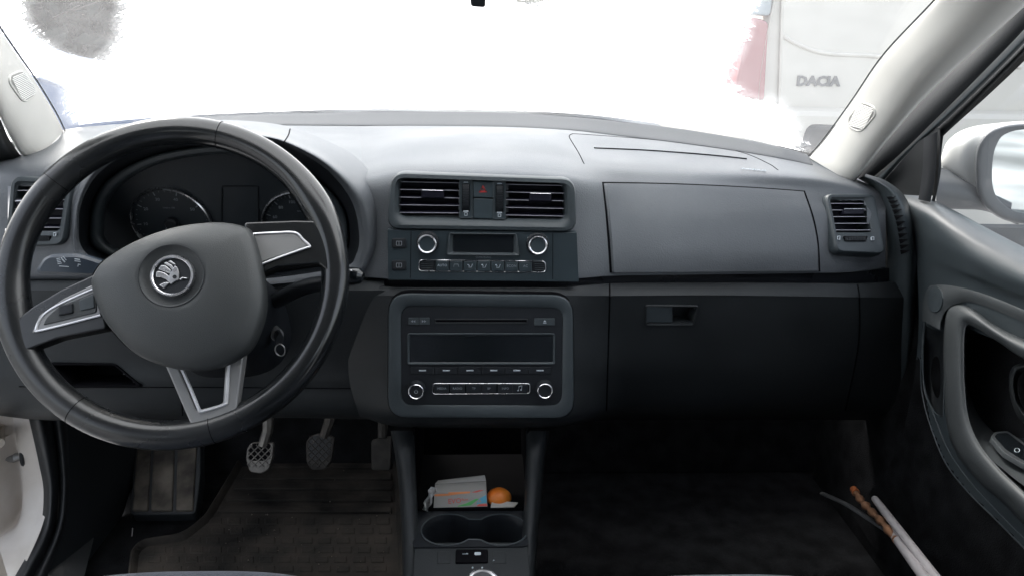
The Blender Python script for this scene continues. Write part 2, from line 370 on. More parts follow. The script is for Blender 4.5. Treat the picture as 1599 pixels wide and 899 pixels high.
# hood loops (clockwise from left)
H0 = [(104, 345), (128, 262), (205, 212), (320, 189), (430, 194), (500, 216), (556, 246), (590, 290), (600, 345), (594, 405), (545, 436), (340, 452), (140, 426)]
H1 = [(118, 345), (144, 270), (218, 226), (322, 208), (412, 212), (466, 229), (516, 259), (553, 300), (568, 345), (566, 400), (530, 428), (340, 445), (147, 415)]
H2 = [(123, 345), (150, 275), (223, 231), (324, 213), (410, 217), (461, 234), (509, 264), (544, 305), (559, 348), (557, 396), (522, 420), (340, 438), (153, 407)]
H3 = [(141, 345), (163, 287), (232, 246), (330, 228), (406, 234), (456, 254), (500, 284), (530, 317), (542, 348), (540, 392), (510, 412), (340, 430), (165, 398)]
H4 = [(158, 345), (178, 296), (240, 257), (332, 240), (402, 246), (450, 265), (488, 292), (517, 322), (530, 348), (528, 388), (500, 405), (340, 424), (180, 390)]
def lp(h, Ys): return [(x, y, Y) for (x, y), Y in zip(h, Ys)]
Y0 = [.985, 1.02, 1.06, 1.09, 1.085, 1.065, 1.035, 1.0, .985, .985, .98, .98, .98]
Y1 = [.948, .945, .935, .925, .925, .930, .938, .946, .952, .952, .95, .95, .948]
hole = [tuple(p) for p in cat(H1, 120, True)]
obj('side_pad', *cut(LFV, [hole, [(12, 290), (103, 290), (98, 360), (10, 360)]]), PAD, dash, sharp=60)
hood = [lp(H0, Y0), lp([(a[0]*.35+b[0]*.65, a[1]*.35+b[1]*.65) for a, b in zip(H0, H1)], [a*.45+b*.55-.012 for a, b in zip(Y0, Y1)]), lp(H1, Y1), lp(H2, [y+.004 for y in Y1])]
hv = net(hood, 140, 34, closed=True); SH = Surf(hv)
obj('instrument_hood', *hv, PAD, dash, sharp=70)
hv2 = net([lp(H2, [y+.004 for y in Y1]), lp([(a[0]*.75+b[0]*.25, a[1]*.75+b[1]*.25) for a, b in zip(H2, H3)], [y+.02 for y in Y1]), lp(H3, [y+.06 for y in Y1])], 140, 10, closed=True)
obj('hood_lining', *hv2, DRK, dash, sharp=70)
fl = net([lp(H3, [y+.06 for y in Y1]), lp(H3, [y+.05 for y in Y1]), lp([((a[0]+b[0])/2, (a[1]+b[1])/2) for a, b in zip(H3, H4)], [y+.048 for y in Y1]), lp(H4, [y+.056 for y in Y1]), lp([(a[0]*.97+345*.03, a[1]*.97+340*.03) for a in H4], [1.04]*13)], 140, 24, closed=True)
obj('cluster_surround', *fl, PLA, dash, sharp=50)
# hood cap seam
seam(SH, [(453, 202), (450, 212), (443, 223)], .0009, 'hood_seam', dash)
seam(SH, [(340, 196), (342, 204)], .0008, 'hood_seam', dash)
# instrument cluster
cp = Pl(P(340, 345, 1.045), (1, 0, 0), P(340, 250, 1.02)-P(340, 345, 1.045))
clus = slab(cp, cp.px([(150, 440), (550, 440), (552, 340), (520, 275), (450, 243), (330, 230), (230, 248), (160, 290)]), .01, -.01, 0).obj('instrument_cluster', mat('cluster_face', (.022, .027, .032), .4, spec=.3), dash)
def gauge(c, edge, nums, a0, a1, needle, small=None):
    cc = cp.uv(*c); R = np.linalg.norm(cp.uv(*edge)-cc)
    lathe(cp, cc, [(R, 0), (R, .006), (R*.975, .0075), (R*.955, .004), (R*.95, .001)], 64, cap=False).obj('gauge_ring', CHR, clus)
    tk = MB(); 
    for i in range(4*(len(nums)-1)+1):
        a = a0+(a1-a0)*i/(4*(len(nums)-1)); L = .80 if i % 4 == 0 else .86; wd = .0007 if i % 4 == 0 else .0003
        d = np.array([math.cos(a), math.sin(a)]); n = np.array([-d[1], d[0]])
        tk.add([cp.pt(cc+d*R*L+n*wd, .0012), cp.pt(cc+d*R*.90+n*wd, .0012), cp.pt(cc+d*R*.90-n*wd, .0012), cp.pt(cc+d*R*L-n*wd, .0012)], [(0, 1, 2, 3)])
    tk.obj('dial_ticks', PRD, clus, smooth=False)
    for i, s in enumerate(nums):
        a = a0+(a1-a0)*i/(len(nums)-1); p = cc+np.array([math.cos(a), math.sin(a)])*R*.69
        c_ = Pl(cp.pt(p), cp.u, cp.v); 
        t = text(s, c_, proj(c_.o), .0065, PRD, clus, w=.0012, name='dial_number')
    if small: text(small, cp, proj(cp.pt(cc+np.array([0, R*.42]))), .0035, PRD, clus, w=.0012, name='dial_lettering')
    d = np.array([math.cos(needle), math.sin(needle)]); n = np.array([-d[1], d[0]])
    MB().add([cp.pt(cc+n*.0012, .006), cp.pt(cc+d*R*.8+n*.0005, .006), cp.pt(cc+d*R*.8-n*.0005, .006), cp.pt(cc-n*.0012, .006), cp.pt(cc+n*.0012, .0045), cp.pt(cc+d*R*.8+n*.0005, .0045), cp.pt(cc+d*R*.8-n*.0005, .0045), cp.pt(cc-n*.0012, .0045)],
             [(0, 1, 2, 3), (0, 4, 5, 1), (3, 2, 6, 7), (1, 5, 6, 2)]).obj('needle', PRI, clus)
    lathe(cp, cc, [(.009, .001), (.009, .008), (.007, .01)], 24).obj('needle_hub', DRK, clus)
rad = math.radians
gauge((270, 347), (332, 347), ['0', '10', '20', '30', '40', '50', '60', '70'], rad(222), rad(-42), rad(222), '1/min x 100')
gauge((472, 352), (410, 352), ['20', '40', '60', '80', '100', '120', '140', '160', '180', '200'], rad(215), rad(-35), rad(215), 'km/h')
frame(cp, cp.px([(345, 375), (405, 375), (404, 290), (346, 290)]), .003, .0015, 0, .002, .0005).obj('trip_display', DRK, clus)
# ---- lower skin
lc = [545, 600, 612, 752, 890, 905, 950, 1100, 1270, 1345, 1428]
lo = [
 row(lc, [441, 445, 446, 446, 446, 444, 440, 439, 440, 441, 436], [1.0, .99, .985, .985, .985, .99, 1.02, 1.04, 1.05, 1.06, 1.09]),
 row(lc, [443, 447, 448, 448, 448, 446, 442, 441, 442, 443, 438], [.975, .957, .950, .950, .950, .957, .990, 1.01, 1.02, 1.03, 1.075]),
 row(lc, [447, 450, 451, 451, 451, 449, 445, 444, 445, 446, 442], [.970, .951, .944, .944, .944, .951, .984, 1.004, 1.014, 1.024, 1.07]),
 row(lc, [460, 461, 461, 461, 461, 461, 461, 460, 462, 463, 464], [.962, .944, .937, .937, .937, .944, .970, .990, 1.0, 1.010, 1.06]),
 row(lc, [466, 467, 467, 467, 467, 467, 467, 466, 468, 469, 470], [.961, .943, .936, .936, .936, .943, .970, .990, 1.0, 1.010, 1.06]),
 row(lc, [520]*11, [.965, .938, .930, .930, .930, .938, .985, 1.0, 1.01, 1.02, 1.07]),
 row(lc, [590]*11, [.965, .930, .920, .920, .920, .930, 1.0, 1.02, 1.03, 1.045, 1.08]),
 row([560, 604, 616, 752, 885, 900, 950, 1100, 1270, 1345, 1428], [645, 654, 658, 658, 658, 652, 640, 640, 640, 640, 640], [.965, .925, .912, .910, .912, .925, 1.04, 1.06, 1.07, 1.08, 1.1]),
 row([562, 606, 618, 752, 884, 898, 950, 1100, 1270, 1345, 1428], [650, 664, 668, 668, 668, 662, 655, 655, 655, 655, 655], [1.05, 1.03, 1.02, 1.02, 1.02, 1.03, 1.15, 1.15, 1.15, 1.15, 1.15])]
LOV = net(lo, 170, 110); SO = Surf(LOV)
gh = [(1012, 479), (1086, 479), (1080, 503), (1012, 504)]
obj('lower_panel', *cut(LOV, [gh]), LOW, dash, sharp=60)
# knee panel left
kx = [-40, 30, 60, 150, 300, 450, 600]
kn = [
 row(kx, [434]*7, [1.0, .985, .98, .98, .985, .99, .99]),
 row(kx, [437]*7, [.975, .96, .955, .955, .96, .965, .965]),
 row(kx, [456]*7, [.965, .945, .94, .94, .945, .952, .95]),
 row(kx, [462]*7, [.963, .943, .938, .938, .943, .95, .948]),
 row(kx, [560]*7, [.965, .945, .94, .94, .95, .965, .965]),
 row([-40, 35, 60, 150, 300, 450, 600], [602]*7, [.96, .945, .935, .935, .945, .965, .965]),
 row([-20, 45, 75, 150, 300, 450, 600], [640, 648, 650, 650, 648, 646, 650], [.99, .965, .955, .955, .965, .975, .975]),
 row([-20, 45, 75, 150, 300, 450, 600], [645, 654, 656, 656, 654, 652, 655], [1.1, 1.07, 1.07, 1.07, 1.07, 1.07, 1.07])]
KNV = net(kn, 130, 80); SK = Surf(KNV)
slot = [(86, 571), (180, 571), (214, 599), (112, 600)]
obj('knee_panel', *cut(KNV, [slot]), LOW, dash, sharp=60)
kp = surf_plane(SK, (150, 590), (200, 590), (150, 565), .001)
sc = kp.px([(112, 602), (216, 601), (178, 569), (82, 569)])
rings(kp, [(rpoly(sc, .004, -.003), -.004), (rpoly(sc, .004, -.002), .001), (rpoly(sc, .004, 0), .001), (rpoly(sc, .004, .001), -.001), (rpoly(sc, .004, .001), -.06)], True).obj('storage_slot', BLK, dash)
seam(SK, [(30, 603), (85, 604), (300, 604), (590, 606)], .0009, 'panel_seam', dash)
seam(SK, [(285, 648), (283, 620), (280, 606)], .0009, 'panel_seam', dash)
# black trim strip in the groove
st = net([row([-40, 100, 350, 545, 600, 752, 905, 950, 1100, 1270, 1345, 1400], [428, 428, 428, 427, 430, 431, 430, 426, 424, 422, 420, 418], [.985, .965, .975, .98, .966, .962, .966, .998, 1.018, 1.03, 1.042, 1.07]),
          row([-40, 100, 350, 545, 600, 752, 905, 950, 1100, 1270, 1345, 1400], [450, 450, 450, 448, 452, 452, 450, 446, 445, 446, 447, 446], [.985, .965, .975, .98, .966, .962, .966, .998, 1.018, 1.03, 1.042, 1.07])], 160, 8)
obj('trim_strip', *st, mat('gloss_black_strip', (.006, .007, .01), .3, rvar=.1), dash)
# ---- glove box lids
drape(SU, [(940, 284.5), (945, 330), (949, 380), (952, 426)], [(1257, 298.2), (1271, 340), (1278.5, 380), (1281, 424)], .0012, skirt=.004, edge=.001, top_b=-3).obj('lid_gap', BLK, dash)
lid = drape(SU, [(942, 288), (947, 330), (952, 380), (955, 426)], [(1254, 301), (1267, 340), (1275, 380), (1277, 423)], .0042, edge=.0022, top_b=-3).obj('upper_glove_box_lid', PAD, dash)
seam(SO, [(952, 443), (952, 470), (950, 540), (947, 640)], .0013, 'glove_box_seam', dash)
seam(SO, [(1339, 444), (1342, 470), (1340, 540), (1320, 640)], .0013, 'glove_box_seam', dash)
hp = surf_plane(SO, (1048, 492), (1088, 492), (1048, 474), .001)
hc = hp.px([(1007, 507), (1083, 507), (1091, 476), (1007, 475)])
gb = rings(hp, [(rpoly(hc, .005), -.004), (rpoly(hc, .005), .001), (rpoly(hc, .005, .001), .0022), (rpoly(hc, .005, .0025), .0015), (rpoly(hc, .005, .003), -.001), (rpoly(hc, .005, .003), -.022)], True).obj('glove_box_handle_cup', LOW, dash)
slab(hp, hp.px([(1009, 503), (1050, 503), (1050, 478), (1009, 478)]), .002, -.015, .0005).obj('glove_box_latch', PLA, gb)
# airbag cover on the pad
seam(SU, [(912, 256), (904, 240), (895, 225), (889, 214), (893, 210), (905, 210), (1000, 217), (1100, 227), (1160, 239), (1200, 256), (1215, 266)], .0009, 'airbag_seam', dash, n=120, off=-.0002)
seam(SU, [(928, 232), (1000, 235), (1060, 239), (1120, 244), (1166, 249)], .0018, 'airbag_slot', dash, n=90)
ap = surf_plane(SU, (1177, 266), (1197, 268), (1177, 260), .0006)
text('AIRBAG', ap, (1177, 266), .011, PRI, dash, sx=.95, w=.0008)
# little windscreen-side sensors on the far edge
seam(SU, [(345, 184), (560, 177), (690, 178), (900, 185), (1000, 197), (1130, 216), (1255, 243)], .003, 'windscreen_seal', dash, RUB, n=120)
r0 = [(x, y-1.6, Y-.002) for x, y, Y in lf[0][19:43:3]+up[0][1:40]]; r1 = [(x, y-1.2, Y-.002) for x, y, Y in lf[1][19:43:3]+up[2][1:40]]
rm = [((a[0]+b[0])/2, (a[1]+b[1])/2-.3, (a[2]+b[2])/2) for a, b in zip(r0, r1)]
obj('rear_pad_strip', *net([[(x, y+2.5, Y+.003) for x, y, Y in r0], r0, rm, r1, [(x, y+2.5, Y-.001) for x, y, Y in r1]], 160, 14), mat('strip_plastic', (.035, .038, .043), .6, bump=.4, scale=500), dash)  # strip along the rear edge of the pad, darker than the pad
# ================================================================== CENTRE VENTS + CLIMATE
vp = Pl(P(755, 435, .941), (1, 0, 0), P(755, 275, .956)-P(755, 435, .941))
def pxs(pl, l): return pl.px(l)
cv = thing  # (kept short)
bz = pxs(vp, [(603, 357), (899, 362), (894, 300), (880, 277), (640, 270), (618, 276), (609, 300)])
bz = pxs(vp, [(604, 357), (900, 362), (898, 279), (612, 269)])
lo1 = pxs(vp, [(621, 340), (884, 345), (882, 285), (622, 278)])
R = [(rpoly(bz, .018, -.001), -.03), (rpoly(bz, .018), .002), (rpoly(bz, .018, .0015), .0045), (rpoly(bz, .018, .006), .0055)]
inn = [p for p in rpoly(pxs(vp, [(617, 347), (888, 352), (885, 281), (619, 275)]), .014)]
R += [(inn, .004), (rpoly(lo1, .012), -.001), (rpoly(lo1, .012, .001), -.004), (rpoly(lo1, .012, .001), -.035)]
vent = rings(vp, R, True).obj('central_air_vent', PLA, dash)
rings(vp, [(rpoly(lo1, .012, .0012), -.03), (rpoly(lo1, .012, .0013), -.0302)], True).obj('vent_back', VEN, vent)
def slats(pl, corners, n, parent, depth=.012, w=-.004, tilt=.0025, first=.5, name='vent_slat', th_=.0005, m=None):
    BLn, BRn, TRn, TLn = [np.array(c) for c in corners]
    for i in range(n):
        t = (i+first)/n; a = TLn*(1-t)+BLn*t; b = TRn*(1-t)+BRn*t; mb = MB()
        mb.add([pl.pt(a+(0, th_), w), pl.pt(b+(0, th_), w), pl.pt(b-(0, th_), w), pl.pt(a-(0, th_), w), pl.pt(a+(0, th_+tilt), w-depth), pl.pt(b+(0, th_+tilt), w-depth), pl.pt(b+(0, tilt-th_), w-depth), pl.pt(a+(0, tilt-th_), w-depth)],
               [(0, 1, 2, 3), (0, 4, 5, 1), (3, 2, 6, 7), (4, 7, 6, 5)]); mb.m = [1, 0, 0, 0]
        mb.obj(name, VEN, parent, mats=[SLT], sharp=20)
slats(vp, pxs(vp, [(623, 339), (718, 340), (718, 281), (624, 279)]), 5, vent, first=.45)
slats(vp, pxs(vp, [(790, 343), (881, 345), (881, 285), (790, 283)]), 5, vent, first=.45)
for a, b in ((657, 694), (826, 862)):
    y = 296 if a < 700 else 301
    slab(vp, pxs(vp, [(a, y+14), (b, y+15), (b-1, y+1), (a+1, y)]), .002, -.01, -.0005, bev=.002).obj('vent_tab', VEN, vent)
    tube([vp.pt(p, .0002) for p in pxs(vp, [(a+2, y+1), ((a+b)/2, y+1.5), (b-2, y+2)])], .0006, 6).obj('vent_tab_trim', CHR, vent)
for (a, b) in ((718, 737), (771, 789)):
    d = 0 if a < 750 else 2
    frame(vp, pxs(vp, [(a, 340+d), (b, 340+d), (b, 282+d), (a, 282+d)]), .0008, .0003, -.03, .001, .0).obj('wheel_panel_edge', PLA, vent)
    slab(vp, pxs(vp, [(a, 340+d), (b, 340+d), (b, 282+d), (a, 282+d)]), .0008, -.03, .0006).obj('thumbwheel_panel', PAN, vent)
    mb = MB(); c0 = vp.uv((a+b)/2, 308+d); rr = .017; nn = 22
    for i in range(nn):
        a1_, a2_ = math.pi*i/nn-math.pi/2, math.pi*(i+.72)/nn-math.pi/2
        for hw, w_ in ((.0042, 0),):
            q = [(c0+(-hw, rr*math.sin(a1_)), rr*.25*math.cos(a1_)), (c0+(hw, rr*math.sin(a1_)), rr*.25*math.cos(a1_)), (c0+(hw, rr*math.sin(a2_)), rr*.25*math.cos(a2_)), (c0+(-hw, rr*math.sin(a2_)), rr*.25*math.cos(a2_))]
            mb.add([vp.pt(p, .0008+w_+x) for p, x in q]+[vp.pt(p, .0001) for p, x in q], [(0, 1, 2, 3), (0, 4, 5, 1), (1, 5, 6, 2), (2, 6, 7, 3), (3, 7, 4, 0)])
    mb.obj('thumbwheel', DRK, vent, smooth=False)
    frame(vp, pxs(vp, [((a+b)/2-6, 330+d), ((a+b)/2+6, 330+d), ((a+b)/2+6, 287+d), ((a+b)/2-6, 287+d)]), .001, .0012, 0, .0014, .0006, bev=.0004).obj('thumbwheel_frame', BLK, vent)
    slab(vp, pxs(vp, [((a+b)/2-4, 331+d), ((a+b)/2+4, 331+d), ((a+b)/2+4, 329+d), ((a+b)/2-4, 329+d)]), .0002, .0006, .0016, .0002).obj('vent_mark', PRI, vent)
    frame(vp, pxs(vp, [((a+b)/2-2.5, 337+d), ((a+b)/2+2.5, 337+d), ((a+b)/2+2.5, 332+d), ((a+b)/2-2.5, 332+d)]), .0004, .0007, 0, .0012, .0006, bev=.0002).obj('vent_mark', PRI, vent)
    slab(vp, pxs(vp, [((a+b)/2-4, 285.5+d), ((a+b)/2+4, 285.5+d), ((a+b)/2+3, 284+d), ((a+b)/2-3, 284+d)]), .0002, .0006, .0012, .0002).obj('vent_mark', PRI, vent)
hz = slab(vp, pxs(vp, [(739, 308), (770, 309), (770, 284), (739, 283)]), .001, -.02, .0015).obj('hazard_button', PAN, vent)
tri = pxs(vp, [(748, 300), (760, 300), (754, 290)])
for q in (tri, [np.mean(tri, 0)*.42+p*.58 for p in tri]):
    tube([vp.pt(p, .0016) for p in q], .0006, 5, closed=True).obj('hazard_mark', RED, hz)
slab(vp, pxs(vp, [(739, 341), (770, 342), (770, 311), (739, 310)]), .001, -.02, .001).obj('blank_switch', PAN, vent)
# climate panel
cpn = pxs(vp, [(606, 437), (904, 440), (901, 363), (605, 358)])
cl = slab(vp, cpn, .001, -.03, .0012).obj('climate_panel', PAN, dash)
for q in ([(641, 434), (642, 361)], [(863, 436), (863, 364)]):
    tube([vp.pt(vp.uv(*p), .0012) for p in q], .0004, 5).obj('panel_joint', BLK, cl)
for x0, y0 in ((612, 372), (612, 406)):
    bt = slab(vp, pxs(vp, [(x0, y0+15), (x0+23, y0+15), (x0+23, y0), (x0, y0)]), .003, .0005, .0035, .0012).obj('switch_button', DRK, cl)
    frame(vp, pxs(vp, [(x0+7, y0+11), (x0+16, y0+11), (x0+16, y0+4), (x0+7, y0+4)]), .0008, .0006, .003, .0037, .003, bev=.0001).obj('button_mark', PRD, bt)
    tube([vp.pt(vp.uv(x0+11.5, y0+5+k), .0038) for k in (0, 2, 4, 5)], .0003, 5).obj('button_mark', PRD, bt)
for cx_, cy_, lab in ((668, 378.5, 'left'), (839, 380.5, 'right')):
    c0 = vp.uv(cx_, cy_); k = lathe(vp, c0, [(.0150, .001), (.0148, .003), (.0132, .0045), (.0128, .012), (.0126, .014), (.0118, .0148)], 48, cap=False).obj('climate_knob', DRK, cl)
    lathe(vp, c0, [(.0124, .0140), (.0122, .0152), (.0112, .0156), (.0100, .0148), (.0098, .0135)], 48, cap=False).obj('knob_ring', CHR, k)
    lathe(vp, c0, [(.0098, .0145), (.0096, .0143), (.006, .0138), (.002, .0136), (.0005, .0136)], 40).obj('knob_face', PAN, k)
    mb = MB()
    for i in range(30):
        a = 2*math.pi*i/30; d = np.array([math.cos(a), math.sin(a)])
        tube([vp.pt(c0+d*.0130, .004), vp.pt(c0+d*.0128, .0125)], .0007, 4, mb=mb)
    mb.obj('knob_knurl', DRK, k)
    if lab == 'right':
        for dx in (-14, 14):
            slab(vp, pxs(vp, [(cx_+dx-1.2, 373), (cx_+dx+1.2, 373), (cx_+dx+1.2, 370), (cx_+dx-1.2, 370)]), .0003, .001, .0018, .0002).obj('panel_mark', PRI, cl)
dc = pxs(vp, [(708, 393), (801, 394), (801, 368), (708, 367)])
oc = pxs(vp, [(698, 397), (811, 398), (806, 364), (702, 363)])
ds = rings(vp, [(rpoly(oc, .003, -.0005), .0008), (rpoly(oc, .003), .0022), (rpoly(oc, .003, .0006), .0024), (rpoly(dc, .0012, -.0004), -.002), (rpoly(dc, .0012), -.0028)], False).obj('display_surround', PLA, cl)
rings(vp, [(rpoly(dc, .0012, -.0006), -.0012), (rpoly(dc, .0012, -.0006), -.0022)], True).obj('climate_display', GLS, ds)
# the panel face behind the display must open: display sits in front of the slab
for o_ in (ds,):
    for v in o_.data.vertices: v.co += Vector(vp.w*.0042)
for c in ds.children:
    for v in c.data.vertices: v.co += Vector(vp.w*.0042)
text('CLIMATRONIC', vp, (755, 401.5), .0038, PRD, cl, w=.0013, name='panel_lettering', sx=.82)
bc = pxs(vp, [(653, 423.5), (853, 425.5), (852, 407), (654, 405)])
frame(vp, bc, .006, .0012, 0, .0024, .0013, bev=.0004, n=8).obj('button_strip_rim', CHR, cl)
rings(vp, [(rpoly(bc, .006, .0012), .0014), (rpoly(bc, .006, .0014), .0013)], True).obj('button_strip', DRK, cl)
bl = 680; labs = ['AUTO', 'defrost', 'a', 'b', 'c', 'ECON', 'AC']
for i in range(7):
    x0 = 680+i*21.6; y0 = 407.2+i*.2
    bt = slab(vp, pxs(vp, [(x0+.5, y0+15.5), (x0+21, y0+15.7), (x0+21, y0), (x0+.5, y0)]), .001, .001, .0034, .0012).obj('climate_button', PAN, cl)
    xc, yc = x0+10.8, y0+6.5
    if i in (0, 5, 6): text(labs[i], vp, (xc, yc), .0046, PRI if i == 0 else PRD, bt, w=.0035, name='button_lettering')
    else:
        mb = MB(); q = [(xc-4, yc-2), (xc-1, yc), (xc-2, yc+2.5), (xc+2, yc+2.5), (xc+4, yc-2.5)]
        if i == 1: q = [(xc-4, yc+2), (xc-3, yc-2), (xc+3, yc-2), (xc+4, yc+2)]
        tube([vp.pt(vp.uv(*p), .0036) for p in q], .0004, 5, mb=mb)
        if i > 2: lathe(vp, vp.uv(xc-2.5, yc-1.5), [(.0010, .0034), (.0008, .0038)], 12, mb=mb)
        mb.obj('button_mark', PRI if i > 1 else PRD, bt)
for x0, x1 in ((656, 678), (833, 851)):
    mb = MB()
    for k in range(5): tube([vp.pt(vp.uv(x0+2, 409+3*k), .0017), vp.pt(vp.uv(x1-2, 409.3+3*k), .0017)], .0004, 4, mb=mb)
    mb.obj('sensor_grille', PLA, cl)
# ================================================================== RADIO
rp = Pl(P(752, 648, .903), (1, 0, 0), P(752, 460, .927)-P(752, 648, .903))
ob = pxs(rp, [(605, 651), (897, 652), (895, 459), (606, 456)])
ib = pxs(rp, [(627, 631), (877, 632), (879, 480), (626, 477)])
rings(rp, [(rpoly(ob, .028, -.0008), -.03), (rpoly(ob, .028, -.0002), .0), (rpoly(ob, .028, .0), .0016)], False).obj('radio_gap', BLK, dash)
radio_b = rings(rp, [(rpoly(ob, .028, .0008), -.03), (rpoly(ob, .028, .0008), .0025), (rpoly(ob, .028, .002), .0042), (rpoly(ob, .028, .006), .005), (rpoly(ib, .016, -.002), .003), (rpoly(ib, .016, 0), .0015), (rpoly(ib, .016, 0), -.01)], False).obj('radio_surround', PLA, dash)
rad_ = slab(rp, ib, .016, -.02, .0012, .001).obj('car_radio', DRK, dash)
def q4(x0, y0, x1, y1): return pxs(rp, [(x0, y1), (x1, y1), (x1, y0), (x0, y0)])
for x0 in (638, 655):
    b = slab(rp, q4(x0, 495, x0+16, 506), .0006, .0005, .0026, .0006).obj('radio_button', PLA, rad_)
    s = -1 if x0 == 638 else 1; xc = x0+8
    mb = MB()
    for k in (-2.4, 1.2):
        t_ = pxs(rp, [(xc+k-s*1.5, 498.4), (xc+k-s*1.5, 502.4), (xc+k+s*1.6, 500.4)])
        mb.add([rp.pt(p, .0028) for p in t_], [(0, 1, 2)])
    mb.obj('button_mark', PRD, b, smooth=False)
b = slab(rp, q4(834, 496, 866, 507), .0006, .0005, .0026, .0006).obj('eject_button', PLA, rad_)
MB().add([rp.pt(p, .0028) for p in pxs(rp, [(848, 501.5), (853, 501.5), (850.5, 498.5)])]+[rp.pt(p, .0028) for p in pxs(rp, [(848, 503.6), (853, 503.6), (853, 502.6), (848, 502.6)])], [(0, 1, 2), (3, 4, 5, 6)]).obj('button_mark', PRI, b, smooth=False)
frame(rp, q4(679, 497, 824, 504), .0018, .0012, 0, .0022, .0012, bev=.0004).obj('disc_slot_rim', DRK, rad_)
slab(rp, q4(681, 499, 822, 502), .0008, 0, .0014, .0001).obj('disc_slot', BLK, rad_)
db = q4(636, 519, 867, 568)
rings(rp, [(rpoly(db, .004), .0005), (rpoly(db, .004), .0022), (rpoly(db, .004, .0008), .0034), (rpoly(db, .004, .0022), .0030), (rpoly(db, .004, .0036), .0012)], False).obj('display_surround', PLA, rad_)
rings(rp, [(rpoly(db, .004, .003), .0017), (rpoly(db, .004, .0032), .0017)], True).obj('radio_display', GLS, rad_)
for i, xc in enumerate((660, 697, 734, 771, 807, 843)):
    b = slab(rp, q4(xc-18, 571.5, xc+18, 583), .0006, .0005, .0026, .0008).obj('preset_button', DRK, rad_)
    slab(rp, q4(xc-5.5, 576, xc+5.5, 578), .0002, .002, .0030, .0002).obj('button_mark', PRI, b)
for cx_, cy_ in ((651, 606), (850, 605)):
    c0 = rp.uv(cx_, cy_); k = lathe(rp, c0, [(.0120, .001), (.0116, .003), (.0108, .004), (.0106, .012), (.0098, .0135)], 40, cap=False).obj('radio_knob', DRK, rad_)
    lathe(rp, c0, [(.0105, .0120), (.0103, .0136), (.0096, .0142), (.0088, .0134), (.0087, .0125)], 40, cap=False).obj('knob_ring', CHR, k)
    lathe(rp, c0, [(.0088, .0132), (.006, .0127), (.001, .0125)], 36).obj('knob_face', DRK, k)
    if cx_ < 700:
        an = np.linspace(.8, 2*math.pi-.8, 16)+math.pi/2
        mb = tube([rp.pt(c0+np.array([math.cos(a), math.sin(a)])*.0022, .0133) for a in an], .0003, 4)
        tube([rp.pt(c0+np.array([0, .0006]), .0133), rp.pt(c0+np.array([0, .003]), .0133)], .0003, 4, mb=mb).obj('knob_mark', PRI, k)
sb = pxs(rp, [(675, 614.5), (828, 613.5), (828, 597), (675, 597)])
frame(rp, sb, .005, .0009, 0, .0024, .001, bev=.0003, n=8).obj('button_strip_rim', CHR, rad_)
rings(rp, [(rpoly(sb, .005, .0009), .0014), (rpoly(sb, .005, .001), .0013)], True).obj('button_strip', GLS, rad_)
for i, (xc, s) in enumerate(((690, 'MEDIA'), (714.5, 'RADIO'), (740, 'TP'), (763.5, 'BP'), (789, 'INFO'), (812, None))):
    b = slab(rp, q4(xc-11.5, 598.8, xc+11.5, 612.4), .001, .001, .0028, .0006).obj('radio_button', DRK, rad_)
    if s: text(s, rp, (xc, 605), .0042, PRD, b, w=.0029, name='button_lettering')
    else:
        mb = tube([rp.pt(rp.uv(*p), .003) for p in ((xc-2.6, 608), (xc-1.8, 601.5), (xc+3, 600.5), (xc+2.2, 607))], .0004, 5)
        for q in ((xc-3.2, 608), (xc+1.5, 607)): lathe(rp, rp.uv(*q), [(.0011, .0028), (.0009, .0032)], 10, mb=mb)
        mb.obj('button_mark', PRI, b)
# ================================================================== SIDE VENTS
def sidevent(Sf, c, r, u, outer, inner, n, tab, wheel, marks):
    pl = surf_plane(Sf, c, r, u, .002)
    o2 = pxs(pl, outer); i2 = pxs(pl, inner)
    N = max(len(o2), len(i2))
    v = rings(pl, [(rpoly(o2, .012, -.0014), -.012), (rpoly(o2, .012, -.001), -.002), (rpoly(o2, .012), .002), (rpoly(o2, .012, .0015), .0035), (rpoly(o2, .012, .005), .0035), (rpoly(i2, .005, -.003), .001), (rpoly(i2, .005), -.001), (rpoly(i2, .005), -.03)], True).obj('side_air_vent', PLA, dash)
    rings(pl, [(rpoly(i2, .005, .0002), -.028), (rpoly(i2, .005, .0003), -.0285)], True).obj('vent_back', VEN, v)
    slats(pl, i2, n, v, depth=.014, w=-.002, first=.6)
    if tab:
        a, y, b = tab
        slab(pl, pxs(pl, [(a, y+9), (b, y+9), (b, y), (a, y)]), .001, -.01, .001, bev=.0015).obj('vent_tab', VEN, v)
        tube([pl.pt(p, .0015) for p in pxs(pl, [(a, y+1), (b, y+1)])], .0006, 6).obj('vent_tab_trim', CHR, v)
    if wheel:
        x0, y0, x1, y1 = wheel; frame(pl, pxs(pl, [(x0, y1), (x1, y1), (x1+2, y0), (x0-2, y0)]), .001, .0008, 0, .0042, .002, bev=.0004).obj('thumbwheel_frame', BLK, v)
        mb = MB()
        for k in range(14):
            xa = x0+(x1-x0)*(k+.15)/14; xb = x0+(x1-x0)*(k+.8)/14; slab(pl, pxs(pl, [(xa, y1-.5), (xb, y1-.5), (xb, y0+1), (xa, y0+1)]), .0002, .001, .0044+.001*math.sin(math.pi*(k+.5)/14), .0003, mb=mb)
        mb.obj('thumbwheel', DRK, v)
    for x, y in marks: frame(pl, pxs(pl, [(x-2, y+3), (x+2, y+3), (x+2, y-3), (x-2, y-3)]), .0006, .0008, 0, .0044, .003, bev=.0002).obj('vent_mark', PRI, v)
    return v
v = sidevent(SU, (1330, 350), (1370, 350), (1330, 315), [(1316, 395), (1379, 397), (1377, 345), (1352, 304), (1287, 304), (1291, 340)], [(1300, 363), (1362, 363), (1352, 312), (1293, 311), ], 5, (1316, 327, 1350), (1316, 370, 1350, 378), [(1308, 373), (1360, 374)]) if False else None
